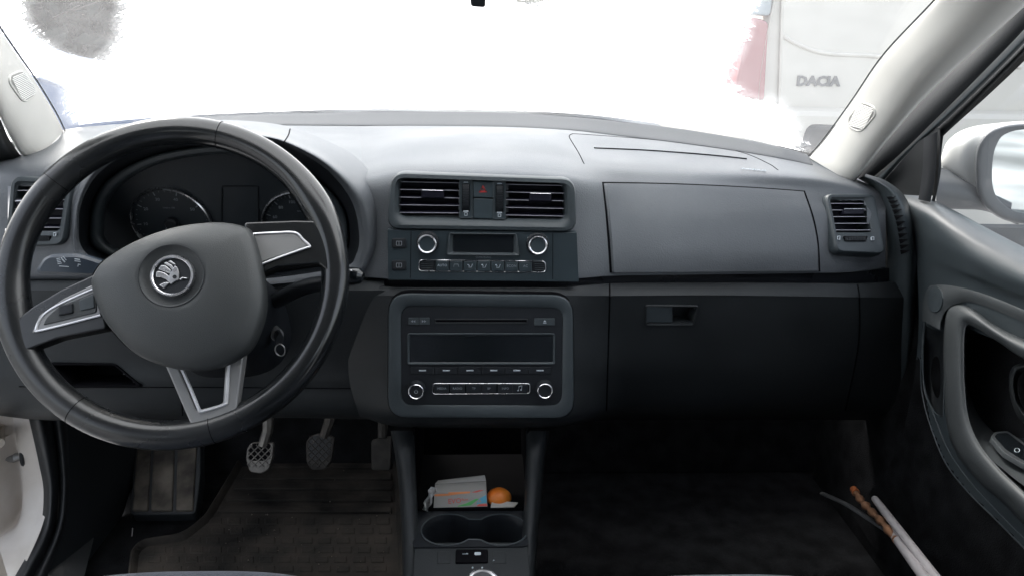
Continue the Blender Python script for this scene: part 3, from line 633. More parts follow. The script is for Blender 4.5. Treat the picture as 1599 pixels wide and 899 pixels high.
def sidevent_ok():
    pass
v = sidevent(SU, (1325, 350), (1350, 350), (1325, 318), [(1305, 394), (1380, 397), (1364, 304), (1287, 304)], [(1302, 363), (1362, 363), (1351, 311), (1294, 311)], 5, (1317, 326, 1349), (1317, 370, 1350, 378), [(1307, 373), (1360, 374)])
v = sidevent(SL, (60, 330), (90, 330), (60, 290), [(10, 385), (100, 382), (117, 280), (20, 276)], [(15, 361), (92, 361), (104, 289), (27, 289)], 5, (24, 313, 50), (50, 368, 80, 376), [(88, 358+8)])
# dash end cap and the demister strip beside the right door
ec = net([[(1338, 276, 1.12), (1362, 284, 1.10), (1385, 300, 1.09), (1400, 330, 1.085), (1408, 380, 1.085), (1410, 450, 1.09), (1412, 560, 1.1), (1400, 660, 1.12)],
          [(1345, 275, 1.10), (1372, 283, 1.075), (1398, 302, 1.06), (1414, 335, 1.055), (1424, 385, 1.055), (1426, 450, 1.06), (1424, 560, 1.07), (1410, 660, 1.1)],
          [(1350, 272, 1.13), (1380, 280, 1.11), (1406, 300, 1.10), (1424, 335, 1.09), (1434, 385, 1.09), (1436, 450, 1.09), (1436, 560, 1.1), (1420, 660, 1.12)]], 70, 24)
ecr = net([[(1340, 279, 1.16), (1356, 288, 1.13), (1370, 306, 1.10), (1381, 340, 1.075), (1386, 390, 1.07), (1384, 450, 1.07), (1384, 560, 1.08), (1370, 660, 1.12)],
           [(1345, 277, 1.115), (1366, 287, 1.085), (1386, 306, 1.06), (1398, 340, 1.045), (1404, 390, 1.045), (1404, 450, 1.05), (1404, 560, 1.065), (1388, 660, 1.1)],
           [(1350, 275, 1.105), (1376, 285, 1.07), (1402, 305, 1.05), (1417, 340, 1.04), (1424, 390, 1.042), (1424, 450, 1.048), (1420, 560, 1.065), (1404, 660, 1.1)],
           [(1352, 272, 1.15), (1382, 282, 1.12), (1410, 303, 1.11), (1427, 338, 1.10), (1433, 390, 1.10), (1433, 450, 1.10), (1430, 560, 1.11), (1414, 660, 1.13)]], 90, 30)
obj('dash_end_cap', *ecr, PLA, dash, sharp=70); SE = Surf(ecr)
path = cat([(1386, 307), (1394, 325), (1401, 350), (1405, 375), (1407, 398)], 12)
dv = MB()
for i in range(11):
    a, b = path[i], path[i+1]; q = []
    for (x, y) in ((a[0], a[1]), (a[0]+13, a[1]), (a[0]+8, a[1]+4), (b[0]+1, b[1]-1.2)):
        h, n_ = SE.hit(x, y); q.append(h+n_*.0022)
    dv.add(q, [(0, 1, 2, 3)])
dv.obj('demister_grille', BLK, dash, smooth=False)
# ================================================================== STEERING WHEEL
wc = P(277.4, 433.5, .7957); tl, yw = .503, .0935
wn = np.array([math.sin(yw)*math.cos(tl), -math.cos(yw)*math.cos(tl), math.sin(tl)])
wa = np.cross(wn, (0, 0, 1)); wa /= np.linalg.norm(wa)
if wa[0] < 0: wa = -wa
wb = np.cross(wn, wa); wb = wb if wb[2] > 0 else -wb
wp = Pl(wc, wa, wb)
sw = thing('steering_wheel', wc, 'black three-spoke leather steering wheel with round chrome emblem on its hub', 'steering wheel')
ROT = rad(15)
nseg = 200; vs = []; ns = 20
def bump_(a, c, wd): d = (a-c+math.pi) % (2*math.pi)-math.pi; return math.exp(-(d/wd)**2)
for i in range(nseg):
    a = 2*math.pi*i/nseg; g = max(bump_(a, rad(28), .22), bump_(a, rad(190), .22)); g2 = bump_(a, rad(-75), .25)
    rr = .0158+.0022*g; Rc = .187-.0160-.001*g
    d = wp.u*math.cos(a)+wp.v*math.sin(a)
    for k in range(ns):
        b = 2*math.pi*k/ns; e = 1-.10*math.cos(2*b)*0
        vs.append(wc+d*(Rc+rr*math.cos(b))+wp.w*(rr*1.0*math.sin(b)))
rim = obj('rim', vs, grid_faces(nseg, ns, True)+[((nseg-1)*ns+k, k, (k+1) % ns, (nseg-1)*ns+(k+1) % ns) for k in range(ns)], LEA, sw, sharp=80)
def rim_seam(a, name='rim_seam', m=BLK, r=.0162):
    d = wp.u*math.cos(a)+wp.v*math.sin(a); g = max(bump_(a, rad(28), .22), bump_(a, rad(190), .22)); rr = .0158+.0022*g
    tube([wc+d*(.171-.001*g+(rr+.0001)*math.cos(b))+wp.w*(rr+.0001)*math.sin(b) for b in np.linspace(0, 2*math.pi, 24, endpoint=False)], .0004, 5, closed=True).obj(name, m, rim)
for q in ((343, 215), (85, 282), (333, 672), (120, 640)):
    uv = wp.uv(*q); rim_seam(math.atan2(uv[1], uv[0]))
# inner stitching on the lower left of the rim
mb = MB()
for i in range(60):
    a = rad(205+i*1.1); d = wp.u*math.cos(a)+wp.v*math.sin(a); t_ = -wp.u*math.sin(a)+wp.v*math.cos(a)
    p = wc+d*(.171-.0152)+wp.w*.0045; tube([p-t_*.0006+wp.w*.0012, p+t_*.0009-wp.w*.0012], .00045, 4, mb=mb)
mb.obj('stitching', DRK, rim)
# hub cushion
def wuv(l): return [wp.uv(*p) for p in l]
hubo = cat([(146, 425), (141, 445), (152, 482), (170, 512), (210, 552), (268, 574), (330, 577), (382, 552), (406, 510), (414, 465), (408, 412), (396, 368), (380, 352), (335, 346), (272, 354), (212, 375), (165, 403)], 120, True)
hw_ = [np.array(wp.uv(*p)) for p in hubo]
def fit_plane_w(l, wv): # outline seen at height wv above wheel plane
    pl2 = Pl(wp.o+wp.w*wv, wp.u, wp.v); return [pl2.uv(*p) for p in l]
H = .028
ho = fit_plane_w(hubo, H); cen = np.mean(ho, 0); ec_ = fit_plane_w([(268, 430)], H+.018)[0]
def scl(l, s, c=None): c = cen if c is None else c; return [c+(p-c)*s for p in l]
RG = [(scl(ho, .97), .0), (scl(ho, 1.0), H-.006), (scl(ho, .985), H), (scl(ho, .95), H+.0055)]
eR = .0325
for t in np.linspace(.2, 1, 9):
    c0 = circ(ec_, eR, 120)
    # match phase: start point of outline
    a0 = math.atan2(ho[0][1]-ec_[1], ho[0][0]-ec_[0]); sg = -1 if ((ho[1][0]-ec_[0])*(ho[0][1]-ec_[1])-(ho[1][1]-ec_[1])*(ho[0][0]-ec_[0])) > 0 else 1
    c0 = [ec_+eR*np.array([math.cos(a0+sg*2*math.pi*k/120*-1 if False else math.atan2(p[1]-ec_[1], p[0]-ec_[0])), math.sin(math.atan2(p[1]-ec_[1], p[0]-ec_[0]))]) for k, p in enumerate(ho)]
    o95 = scl(ho, .95)
    RG.append(([a*(1-t)+b*t for a, b in zip(o95, c0)], H+.0055+(.018-.0055)*(1-(1-t)**2)))
hub = rings(wp, RG+[([ec_+(p-ec_)*.97 for p in RG[-1][0]], H+.0172), ([ec_+(p-ec_)*.9 for p in RG[-1][0]], H+.013), ([ec_+(p-ec_)*.7 for p in RG[-1][0]], H+.012)], True).obj('hub_cushion', HUB, sw, sharp=60)
tube([wp.pt(p, H+.0182) for p in circ(ec_, eR*1.01, 60)], .0006, 5, closed=True).obj('emblem_groove', DRK, hub)
text('AIRBAG', Pl(wp.o+wp.w*(H+.0105), wp.u, wp.v), (289, 502), .006, DRK, hub, w=.0, name='hub_lettering', rot=rad(8))
em = lathe(wp, ec_, [(.0222, H+.012), (.0222, H+.0165), (.0214, H+.0178), (.0198, H+.0178), (.0188, H+.0168), (.0187, H+.014)], 60, cap=False).obj('emblem_ring', CHR, hub)
lathe(wp, ec_, [(.0188, H+.0145), (.001, H+.0145)], 48).obj('emblem_ground', DRK, em)
ep = Pl(wp.o+wp.w*(H+.0162), wp.u, wp.v)
def ecrop(l): return [ep.uv(215+x/10, 380+y/10) for x, y in l]
wing = MB()
for l in ([(290, 530), (290, 455), (330, 435), (430, 465), (495, 520), (485, 600), (440, 560), (380, 535)],
          [(325, 405), (368, 345), (430, 345), (520, 420), (500, 475), (430, 445)],
          [(410, 310), (450, 295), (530, 340), (572, 410), (550, 425), (490, 360)],
          [(478, 285), (520, 270), (595, 330), (570, 335)],
          [(485, 600), (495, 500), (530, 440), (580, 350), (615, 370), (642, 450), (648, 530), (632, 575), (560, 605), (520, 640)],
          [(335, 650), (430, 608), (495, 610), (410, 700)],
          [(650, 560), (700, 530), (775, 540), (768, 556), (708, 548), (680, 575)]):
    slab(ep, ecrop(l), .0006, -.002, .0006, .0004, mb=wing)
wing.obj('winged_arrow', CHR, em, sharp=30)
lathe(ep, ecrop([(580, 525)])[0], [(.0021, 0), (.0021, .0009)], 20).obj('arrow_eye', DRK, em)
# spokes
def spoke(outl, w0, w1, name, m, rr=.004, bev=.002, par=sw): return slab(wp, wuv(outl), rr, w0, w1, bev).obj(name, m, par)
ls = spoke([(160, 430), (105, 455), (60, 482), (38, 500), (22, 560), (60, 545), (100, 530), (175, 515)], -.006, .014, 'side_spoke', LEA)
P1 = Pl(wp.o+wp.w*.0145, wp.u, wp.v); u1 = lambda l: [P1.uv(*p) for p in l]
slab(P1, u1([(155, 440), (100, 466), (62, 492), (50, 520), (58, 518), (158, 493)]), .002, -.004, .0012, .001).obj('spoke_cover', GRY, ls)
tube([P1.pt(p, .0016) for p in cat(u1([(160, 446), (118, 464), (80, 483), (64, 498), (57, 515), (62, 516), (100, 507), (158, 492)]), 60)], .0013, 6).obj('spoke_trim', SIL, ls)
slab(P1, u1([(152, 455), (125, 466), (92, 480), (75, 495), (68, 508), (152, 488)]), .003, 0, .0024, .0008).obj('button_pad', HUB, ls)
slab(P1, u1([(94, 478), (94, 494), (117, 489), (116, 473)]), .002, .001, .0052, .0015).obj('scroll_wheel', DRK, ls)
slab(P1, u1([(125, 469), (127, 486), (150, 481), (149, 459)]), .002, .001, .0036, .001).obj('spoke_button', PLA, ls)
rs = spoke([(385, 352), (465, 349), (500, 350), (530, 380), (528, 440), (500, 415), (440, 420), (395, 440)], -.006, .014, 'side_spoke', LEA)
slab(P1, u1([(388, 364), (461, 364), (483, 384), (402, 412)]), .003, -.004, .0012, .001).obj('spoke_cover', GRY, rs)
tube([P1.pt(p, .0018) for p in cat(u1([(396, 366), (430, 364), (461, 364), (474, 375), (484, 385), (477, 388), (440, 401), (406, 414)]), 60)], .0013, 6).obj('spoke_trim', SIL, rs)
bs = spoke([(262, 568), (305, 668), (372, 651), (386, 545), (357, 545), (352, 630), (312, 640), (282, 568)], -.004, .0115, 'lower_spoke', GRY, rr=.003)
P2 = Pl(wp.o+wp.w*.0118, wp.u, wp.v)
tube([P2.pt(P2.uv(*p), .0002) for p in cat([(283, 573), (297, 605), (308, 632), (313, 641), (322, 640), (350, 631), (354, 624), (356, 590), (358, 550)], 60)], .0019, 6).obj('spoke_trim', SIL, bs)
rings(wp, [(scl(hw_, .62), -.05), (scl(hw_, .8), -.03), (scl(hw_, .97), -.004), (scl(hw_, .99), .002)], False).obj('hub_back', DRK, sw)
# column shroud
col = thing('steering_column', P(330, 480, .93), 'black plastic steering column cover behind the wheel', 'steering column')
ax = -wp.w
secs = []
for t, a_, b_ in ((.035, .060, .052), (.06, .066, .058), (.12, .072, .062), (.2, .078, .066)):
    c = wc+ax*t+wp.v*(-.018-.08*t)+wp.u*.012; secs.append([c+wp.u*a_*math.copysign(abs(math.cos(x))**.7, math.cos(x))+wp.v*b_*math.copysign(abs(math.sin(x))**.8, math.sin(x)) for x in np.linspace(0, 2*math.pi, 40, endpoint=False)])
vs = [p for s in secs for p in s]; obj('column_cover', vs, grid_faces(4, 40, True)+[tuple(range(40))], DRK, col, sharp=40)
# key
kp_ = P(437, 525, .87)
key = thing('ignition_key', kp_, 'small metal ignition key in the dark steering column, right of the hub', 'key')
tube([kp_+(-.02, .03, 0), kp_+(-.004, .004, 0)], .008, 16).obj('lock_barrel', STL, key)
tube([kp_+(-.004, .004, .0), kp_+(.003, -.012, .001)], .0045, 10, flat=1.8).obj('key_head', DRK, key)
tube([kp_+np.array([.003+.006*math.cos(a), -.014, -.012+.008*math.sin(a)]) for a in np.linspace(0, 6.28, 20, endpoint=False)], .0009, 6, closed=True).obj('key_ring', STL, key)
# stalks
ls_ = thing('indicator_stalk', P(140, 415, .87), 'flat black indicator stalk with pale lamp symbols left of the hub', 'stalk')
sp = Pl(P(100, 415, .87), (1, .12, 0), (0, .2, 1))
s1 = rings(sp, [(rpoly(pxs(sp, [(52, 428), (150, 432), (172, 425), (165, 408), (125, 396), (72, 397)]), .01, .004), -.014), (rpoly(pxs(sp, [(52, 428), (150, 432), (172, 425), (165, 408), (125, 396), (72, 397)]), .01, 0), -.006), (rpoly(pxs(sp, [(52, 428), (150, 432), (172, 425), (165, 408), (125, 396), (72, 397)]), .01, .0008), .001), (rpoly(pxs(sp, [(52, 428), (150, 432), (172, 425), (165, 408), (125, 396), (72, 397)]), .01, .004), .004)], True).obj('stalk_lever', mat('stalk_plastic', (.02, .03, .045), .35, bump=.1, scale=900), ls_)
mb = MB(); p_ = lambda x, y: sp.pt(sp.uv(x, y), .0045)
tube([p_(98, 402), p_(104, 409)], .0008, 5, mb=mb); tube([p_(101, 400), p_(106, 406)], .0006, 5, mb=mb)
for k in range(4): tube([p_(91+k*.6, 404+2.5*k), p_(96+k, 403+2.5*k)], .0005, 4, mb=mb)
tube([p_(119, 404), p_(127, 405)], .0007, 5, mb=mb); tube([p_(119, 407), p_(128, 408)], .0006, 5, mb=mb)
tube([p_(124, 416), p_(125, 412), p_(128, 413)], .0006, 5, mb=mb)
tube([p_(95, 415), p_(110, 416)], .0005, 5, mb=mb).obj('stalk_symbols', PRI, s1)
tube([P(170, 420, .87), P(230, 440, .9)], .009, 10).obj('stalk_arm', DRK, ls_)
rs_ = thing('wiper_stalk', P(555, 430, .85), 'black wiper stalk with shiny tip right of the steering wheel rim', 'stalk')
tube(cat([P(430, 470, .9), P(470, 450, .88), P(520, 438, .86), P(545, 431, .85)], 16), [.012]*8+[.011, .010, .010, .010, .0095, .0095, .009, .009], 14, flat=.8).obj('stalk_lever', DRK, rs_)
tip = [P(545, 431, .85), P(553, 431, .848), P(562, 431, .846), P(567, 432, .845)]
tube(tip, [.0105, .0108, .0095, .005], 14).obj('stalk_tip', GLS, rs_)
tube([P(548+7*math.cos(a)*.25, 431+9*math.sin(a), .842) for a in np.linspace(0, 6.28, 20, endpoint=False)], .0007, 5, closed=True).obj('stalk_tip_ring', CHR, rs_)
# ================================================================== CABIN SHELL
car = thing('car_body', (0, 0, .3), 'white car body shell around the cabin: sills, posts, roof', 'car body')
ft = .345
mb = MB()
box(mb, (-.69, -1.7, ft-.04), (.69, 1.6, ft-.002)); mb.obj('floor_pan', CAR, car, smooth=False)
mb = MB(); box(mb, (-.72, 1.5, .3), (.72, 1.56, .98)); box(mb, (-.62, 1.10, .72), (-.5, 1.5, .9)); mb.obj('bulkhead', CAR, car, smooth=False)
obj('toe_board', [(-.69, 1.32, ft), (.69, 1.32, ft), (.69, 1.5, .62), (-.69, 1.5, .62), (-.69, 1.34, ft-.01), (.69, 1.34, ft-.01), (.69, 1.52, .61), (-.69, 1.52, .61)], [(0, 1, 2, 3), (4, 7, 6, 5), (0, 4, 5, 1), (3, 2, 6, 7)], CAR, car, smooth=False)
mb = MB(); box(mb, (-.6, -1.75, 1.43), (.6, .52, 1.46)); box(mb, (-.66, -1.75, 1.40), (-.56, .55, 1.428)); box(mb, (.56, -1.75, 1.40), (.66, .55, 1.428)); mb.obj('roof_lining', TRM, car, smooth=False)
mb = MB(); box(mb, (-.75, -1.8, .3), (.75, -1.72, 1.46)); box(mb, (-.74, -1.75, .3), (-.70, -.25, 1.1)); box(mb, (.70, -1.75, .3), (.74, -.25, 1.1))
box(mb, (-.72, -.35, .3), (-.62, -.2, 1.42)); box(mb, (.62, -.35, .3), (.72, -.2, 1.42)); box(mb, (-.72, -1.78, .9), (-.6, -1.6, 1.42)); box(mb, (.6, -1.78, .9), (.72, -1.6, 1.42))
mb.obj('closed_rear_cabin', LOW, car, smooth=False)  # unseen rear walls, closed up to hold back light from behind
mb = MB(); box(mb, (.692, .0, .30), (.71, 1.12, .93)); box(mb, (.678, .95, .30), (.70, 1.30, .90)); mb.obj('door_aperture', CAR, car, smooth=False)
mb = MB(); box(mb, (-.74, -1.8, .25), (-.70, .80, .39)); box(mb, (.70, -1.8, .25), (.76, 1.3, .45)); mb.obj('sill', PNT, car, smooth=False)
# left post: white post with rounded opening, black seal, trim, kick panel
wx = -.735
post = net([[(-60, 575, 'x', -.80), (-60, 650, 'x', -.80), (-60, 760, 'x', -.80), (-60, 850, 'x', -.80), (-60, 960, 'x', -.80)],
            [(0, 585, 'x', -.775), (16, 655, 'x', -.775), (30, 760, 'x', -.775), (24, 812, 'x', -.775), (-10, 850, 'x', -.775)],
            [(4, 585, 'x', -.755), (22, 655, 'x', -.755), (36, 760, 'x', -.755), (30, 815, 'x', -.755), (0, 860, 'x', -.755)],
            [(18, 598, 'x', -.735), (55, 700, 'x', -.725), (64, 760, 'x', -.722), (55, 820, 'x', -.722), (15, 905, 'x', -.722)],
            [(30, 598, 'x', -.715), (66, 700, 'x', -.705), (76, 760, 'x', -.70), (66, 820, 'x', -.70), (28, 905, 'x', -.70)]], 50, 40)
obj('door_post', *post, mat('post_paint', (.66, .63, .6), .4, var=.1, vscale=8, dirt=(.42, .37, .32)), car, sharp=60)
pnl = net([[(-60, 560, 'x', -.84), (-60, 700, 'x', -.84), (-60, 840, 'x', -.84), (-60, 930, 'x', -.84)], [(40, 560, 'x', -.84), (40, 700, 'x', -.84), (40, 840, 'x', -.84), (40, 930, 'x', -.84)]], 8, 8)
obj('hinge_pillar', *pnl, PNB, car)
def strip(pa, pb, xa, xb, m, name, bul=.012, par=car, n=60, nv=16):
    rows = []
    for t in np.linspace(0, 1, 5):
        rows.append([(a[0]*(1-t)+b[0]*t, a[1]*(1-t)+b[1]*t, 'x', xa*(1-t)+xb*t+bul*math.sin(math.pi*t)) for a, b in zip(pa, pb)])
    v, f = net(rows, n, nv); return obj(name, v, f, m, par, sharp=60)
strip([(42, 640), (60, 720), (68, 770), (60, 830), (20, 905)], [(80, 640), (92, 720), (92, 770), (84, 830), (50, 905)], -.71, -.69, RUB, 'door_seal')
strip([(76, 640), (88, 720), (90, 770), (82, 830), (46, 905)], [(104, 640), (108, 720), (108, 780), (98, 830), (72, 905)], -.695, -.675, RUB, 'door_seal', bul=.008)
strip([(103, 640), (107, 720), (107, 780), (97, 830), (71, 905)], [(215, 640), (212, 720), (196, 790), (176, 840), (160, 905)], -.678, -.665, LOW, 'kick_panel', bul=.004)
mb = MB(); box(mb, (-.71, 1.26, .30), (-.685, 1.5, .95)); mb.obj('footwell_side', CAR, car, smooth=False); mb = MB(); box(mb, (.69, 1.1, .30), (.72, 1.5, .95)); mb.obj('footwell_side', CAR, car, smooth=False)
obj('sill_trim', *net([[(70, 905, 'z', .39), (110, 820, 'z', .39), (140, 730, 'z', .40)], [(130, 905, 'z', .37), (150, 820, 'z', .37), (160, 730, 'z', .38)]], 20, 6), LOW, car)
dd = thing('driver_door', (-.80, 1.02, .4), 'white driver door standing wide open at the left', 'car door')
dpl_ = Pl((-.80, 1.02, .3), (-.86, -.5, 0), (0, 0, 1))
slab(dpl_, [np.array(p) for p in ((.02, .05), (1.0, .0), (1.05, .35), (1.02, .65), (.0, .68))], .05, -.09, 0, .01).obj('door_panel', PNT, dd)
frame(dpl_, [np.array(p) for p in ((.05, .66), (1.02, .64), (.95, 1.12), (.55, 1.13))], .05, .05, -.05, 0, -.05).obj('window_frame', RUB, dd)
rings(dpl_, [([np.array(p) for p in ((.05, .66), (1.02, .64), (.95, 1.12), (.55, 1.13))], -.03), ([np.array(p) for p in ((.05, .66), (1.02, .64), (.95, 1.12), (.55, 1.13))], -.026)], True).obj('window_glass', GLD, dd)
# door check strap and hinge bolt
ck = thing('door_check_strap', PX(20, 715, -.78), 'grey metal door check strap leaving the white post at lower left', 'door check strap')
tube([PX(-25, 708, -.80), PX(0, 716, -.79), PX(20, 714, -.78), PX(34, 712, -.765), PX(48, 711, -.75)], [.006, .007, .0085, .006, .006], 12, flat=1).obj('strap', STL, ck)
c_ = PX(38, 712, -.755); pk = Pl(c_, (.3, -.95, 0), (0, 0, 1))
lathe(pk, (0, 0), [(.005, -.003), (.017, -.003), (.018, 0), (.016, .003), (.006, .004)], 24).obj('strap_plate', RUB, ck)
lathe(pk, pk.uv(50, 708), [(.008, -.004), (.008, .004), (.005, .006)], 12).obj('strap_bolt', STL, ck)
hp2 = Pl(PX(5, 668, -.79), (.5, -.85, 0), (0, 0, 1))
slab(hp2, pxs(hp2, [(-20, 690), (20, 676), (30, 668), (26, 662), (-20, 668)]), .003, -.008, .006, .002).obj('door_hinge', PNB, car)
hg = bpy.data.objects['door_hinge']
tube([hp2.pt(hp2.uv(3, 690), .005), hp2.pt(hp2.uv(3, 652), .005)], .009, 14).obj('hinge_pin', PNB, hg)
lathe(hp2, hp2.uv(4, 660), [(.011, .004), (.011, .008), (.008, .012), (.004, .013)], 18).obj('hinge_bolt', STL, hg)
slab(hp2, pxs(hp2, [(18, 692), (32, 694), (34, 672), (20, 668)]), .003, -.004, .008, .002).obj('hinge_block', PNT, hg)
# ================================================================== PEDALS, MAT
def pedal(name, label, outl, Y, arm, m, cross, top=None):
    c = np.mean(outl, 0); t = thing(name, P(c[0], c[1], Y), label, 'pedal', 'foot pedals')
    pl = Pl(P(c[0], c[1], Y), (1, 0, 0), (0, .45, 1)); q = pxs(pl, outl)
    pad = slab(pl, q, .006, -.006, .002, .002).obj('pedal_pad', m, t)
    if cross:
        ic = np.mean(outl, 0); slab(pl, pxs(pl, [(ic[0]+(x-ic[0])*.8, min(ic[1]-3+(y-ic[1])*.82, ic[1]+(4 if m is PED else 14))) for x, y in outl]), .004, .0, .0024, .0002).obj('pad_recess', RUB if m is PDK else BLK, pad)
        mb = MB(); xs = [p[0] for p in outl]; ys = [p[1] for p in outl]; x0, x1, y0, y1 = min(xs)+3, max(xs)-3, min(ys)+3, max(ys)-5
        for s in (-1, 1):
            for k in np.arange(-90, 120, 11):
                pts = []
                for u in np.linspace(0, 1, 26):
                    x = x0+(x1-x0)*u; y = y0+k+s*(x-x0)*1.0+(0 if s > 0 else 0)
                    if y0 <= y <= cross and inside((x, y), outl): pts.append(pl.pt(pl.uv(x, y), .0026))
                if len(pts) > 2: tube(pts, .0011, 5, mb=mb)
        mb.obj('tread_ridges', m if m is PDK else PDK if cross is None else PED, pad)
    tube([P(*a) for a in arm], [a_ for a_ in np.linspace(.0085, .012, len(arm))], 8, flat=1, up=(0, 1, .3)).obj('pedal_arm', m, t)
    return t
pedal('clutch_pedal', 'worn bare metal clutch pedal with diamond ridges, leftmost pedal', [(386, 700), (384, 715), (390, 736), (408, 739), (420, 733), (427, 712), (428, 690), (392, 690)], 1.20, [(410, 696, 1.21), (418, 672, 1.22), (420, 640, 1.24), (422, 600, 1.28)], PED, 728)
pedal('brake_pedal', 'dark rubber brake pedal between clutch and accelerator', [(478, 690), (479, 722), (487, 733), (510, 732), (520, 712), (523, 682), (498, 676), (484, 680)], 1.22, [(505, 684, 1.23), (514, 660, 1.25), (520, 630, 1.28)], PDK, 729)
pedal('accelerator_pedal', 'narrow dusty accelerator pedal beside the centre console', [(580, 686), (580, 733), (610, 734), (612, 680)], 1.24, [(597, 684, 1.25), (598, 660, 1.27), (598, 640, 1.3)], PDK, None)
fr = thing('foot_rest', PZ(255, 800, .37), 'dusty ribbed plastic foot rest left of the pedals', 'foot rest')
fp = Pl(P(255, 803, 1.16), (1, 0, 0), P(255, 703, 1.28)-P(255, 803, 1.16))
slab(fp, pxs(fp, [(203, 803), (305, 802), (313, 745), (313, 640), (216, 640), (207, 745)]), .01, -.03, 0, .002).obj('rest_plate', LOW, fr)
for a, b, c, d in ((207, 232, 218, 238), (236, 270, 242, 274), (275, 302, 279, 310)):
    slab(fp, pxs(fp, [(a, 798), (b, 798), (d, 660), (c, 660)]), .004, -.004, .004, .003).obj('rest_rib', DUS, fr)
fm = thing('floor_mat', PZ(420, 800, .36), 'muddy black rubber floor mat under the pedals', 'floor mat')
mp = Pl(PZ(420, 800, .352), (1, 0, 0), (0, 1, 0)); mp.w = np.array([0, 0, 1.]); mp.v = np.array([0, 1., 0])
mo = pxs(mp, [(196, 960), (206, 868), (222, 852), (286, 842), (320, 815), (365, 740), (380, 712), (400, 702), (600, 702), (622, 720), (640, 960)])
rings(mp, [(rpoly(mo, .02), 0), (rpoly(mo, .02), .014), (rpoly(mo, .02, .003), .0165), (rpoly(mo, .02, .007), .014), (rpoly(mo, .02, .012), .006), (rpoly(mo, .02, .014), .006)], True).obj('mat_tray', MTM, fm)
mb = MB()
for k, y in enumerate((730, 748, 764, 782, 800)):
    slab(mp, pxs(mp, [(391-k*13, y+5), (612, y+6), (612, y-3), (398-k*13, y-4)]), .003, .004, .0105, .002, mb=mb)
mb.obj('mat_ribs', MTM, fm)
mb = MB()
for r_ in range(6):
    for c_i in range(13):
        x = 250+c_i*29+(r_ % 2)*6-r_*2; y = 818+r_*15
        if x > 610 or not inside((x, y), [(225, 899), (235, 865), (310, 840), (345, 810), (620, 812), (635, 910), (225, 910)]): continue
        slab(mp, pxs(mp, [(x-11, y+5), (x+11, y+5), (x+11, y-6), (x-11, y-6)]), .003, .004, .0072, .0025, mb=mb)
mb.obj('mat_blocks', MTM, fm)
cr_ = MB()
for i in range(70):
    x, y = rng.uniform(230, 610), rng.uniform(715, 890)
    if not inside((x, y), [(300, 880), (360, 780), (395, 715), (605, 715), (625, 890)]): continue
    c = PZ(x, y, .3595); r = rng.uniform(.0006, .0018); cr_.add([c+r*np.array(v) for v in ((1, 0, 0), (-.6, .8, 0), (-.5, -.9, 0), (0, 0, 1.1), (.1, .1, -1))], [(0, 1, 3), (1, 2, 3), (2, 0, 3), (0, 4, 1), (1, 4, 2), (2, 4, 0)])
cr_o = cr_.obj('crumbs', mat('grit', (.16, .14, .12), .9)); cr_o['kind'] = 'stuff'; cr_o['label'] = 'dry grit and crumbs scattered on the rubber floor mat'; cr_o['category'] = 'grit'
g = MB(); tube([PZ(206, 836, .36), PZ(207, 824, .362)], .0009, 5, mb=g); tag(g.obj('straw', WHT), 'tiny dry straw lying on the dark carpet below the foot rest', 'straw')
# ================================================================== CENTRE CONSOLE
con = thing('centre_console', (0, .9, ft), 'dark plastic centre console with cubby and cup holders below the radio', 'centre console')
# side walls (upright struts flaring at top)
for s in (0, 1):
    if s == 0: inn_ = [(645, 672, .955), (646, 705, .925), (648, 760, .90), (652, 830, .86), (655, 870, .83), (660, 960, .74)]; out_ = [(615, 672, .955), (621, 705, .925), (628, 760, .90), (632, 830, .86), (633, 870, .83), (634, 960, .74)]
    else: inn_ = [(823, 672, .955), (824, 705, .925), (822, 760, .90), (818, 830, .86), (816, 870, .83), (812, 960, .74)]; out_ = [(853, 672, .955), (847, 705, .925), (842, 760, .90), (836, 830, .86), (833, 870, .83), (828, 960, .74)]
    sg = 1 if s == 0 else -1
    def shift(l, dx, dY): return [(a+dx, b, Y+dY) for a, b, Y in l]
    rows = [shift(inn_, sg*4, .12), shift(inn_, sg*2, .02), inn_, [((a[0]+b[0])/2, a[1], a[2]-.008) for a, b in zip(inn_, out_)], out_, shift(out_, -sg*2, .03), shift(out_, -sg*5, .22)]
    v_, f_ = net(rows, 50, 50); obj('console_side', v_, f_, LOW, con, sharp=60)
# cubby: back wall, shelf, side liners
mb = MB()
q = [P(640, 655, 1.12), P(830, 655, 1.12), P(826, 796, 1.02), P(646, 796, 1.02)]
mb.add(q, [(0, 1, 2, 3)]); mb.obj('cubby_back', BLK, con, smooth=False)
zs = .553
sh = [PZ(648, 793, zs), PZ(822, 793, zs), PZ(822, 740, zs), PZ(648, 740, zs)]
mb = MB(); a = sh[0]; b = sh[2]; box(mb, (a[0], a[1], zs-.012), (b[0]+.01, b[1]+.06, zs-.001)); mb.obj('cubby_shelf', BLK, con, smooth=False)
for x in (sh[0][0]-.004, sh[1][0]+.001): mb = MB(); box(mb, (x, .95, .47), (x+.003, 1.12, .68)); mb.obj('cubby_side', BLK, con, smooth=False)
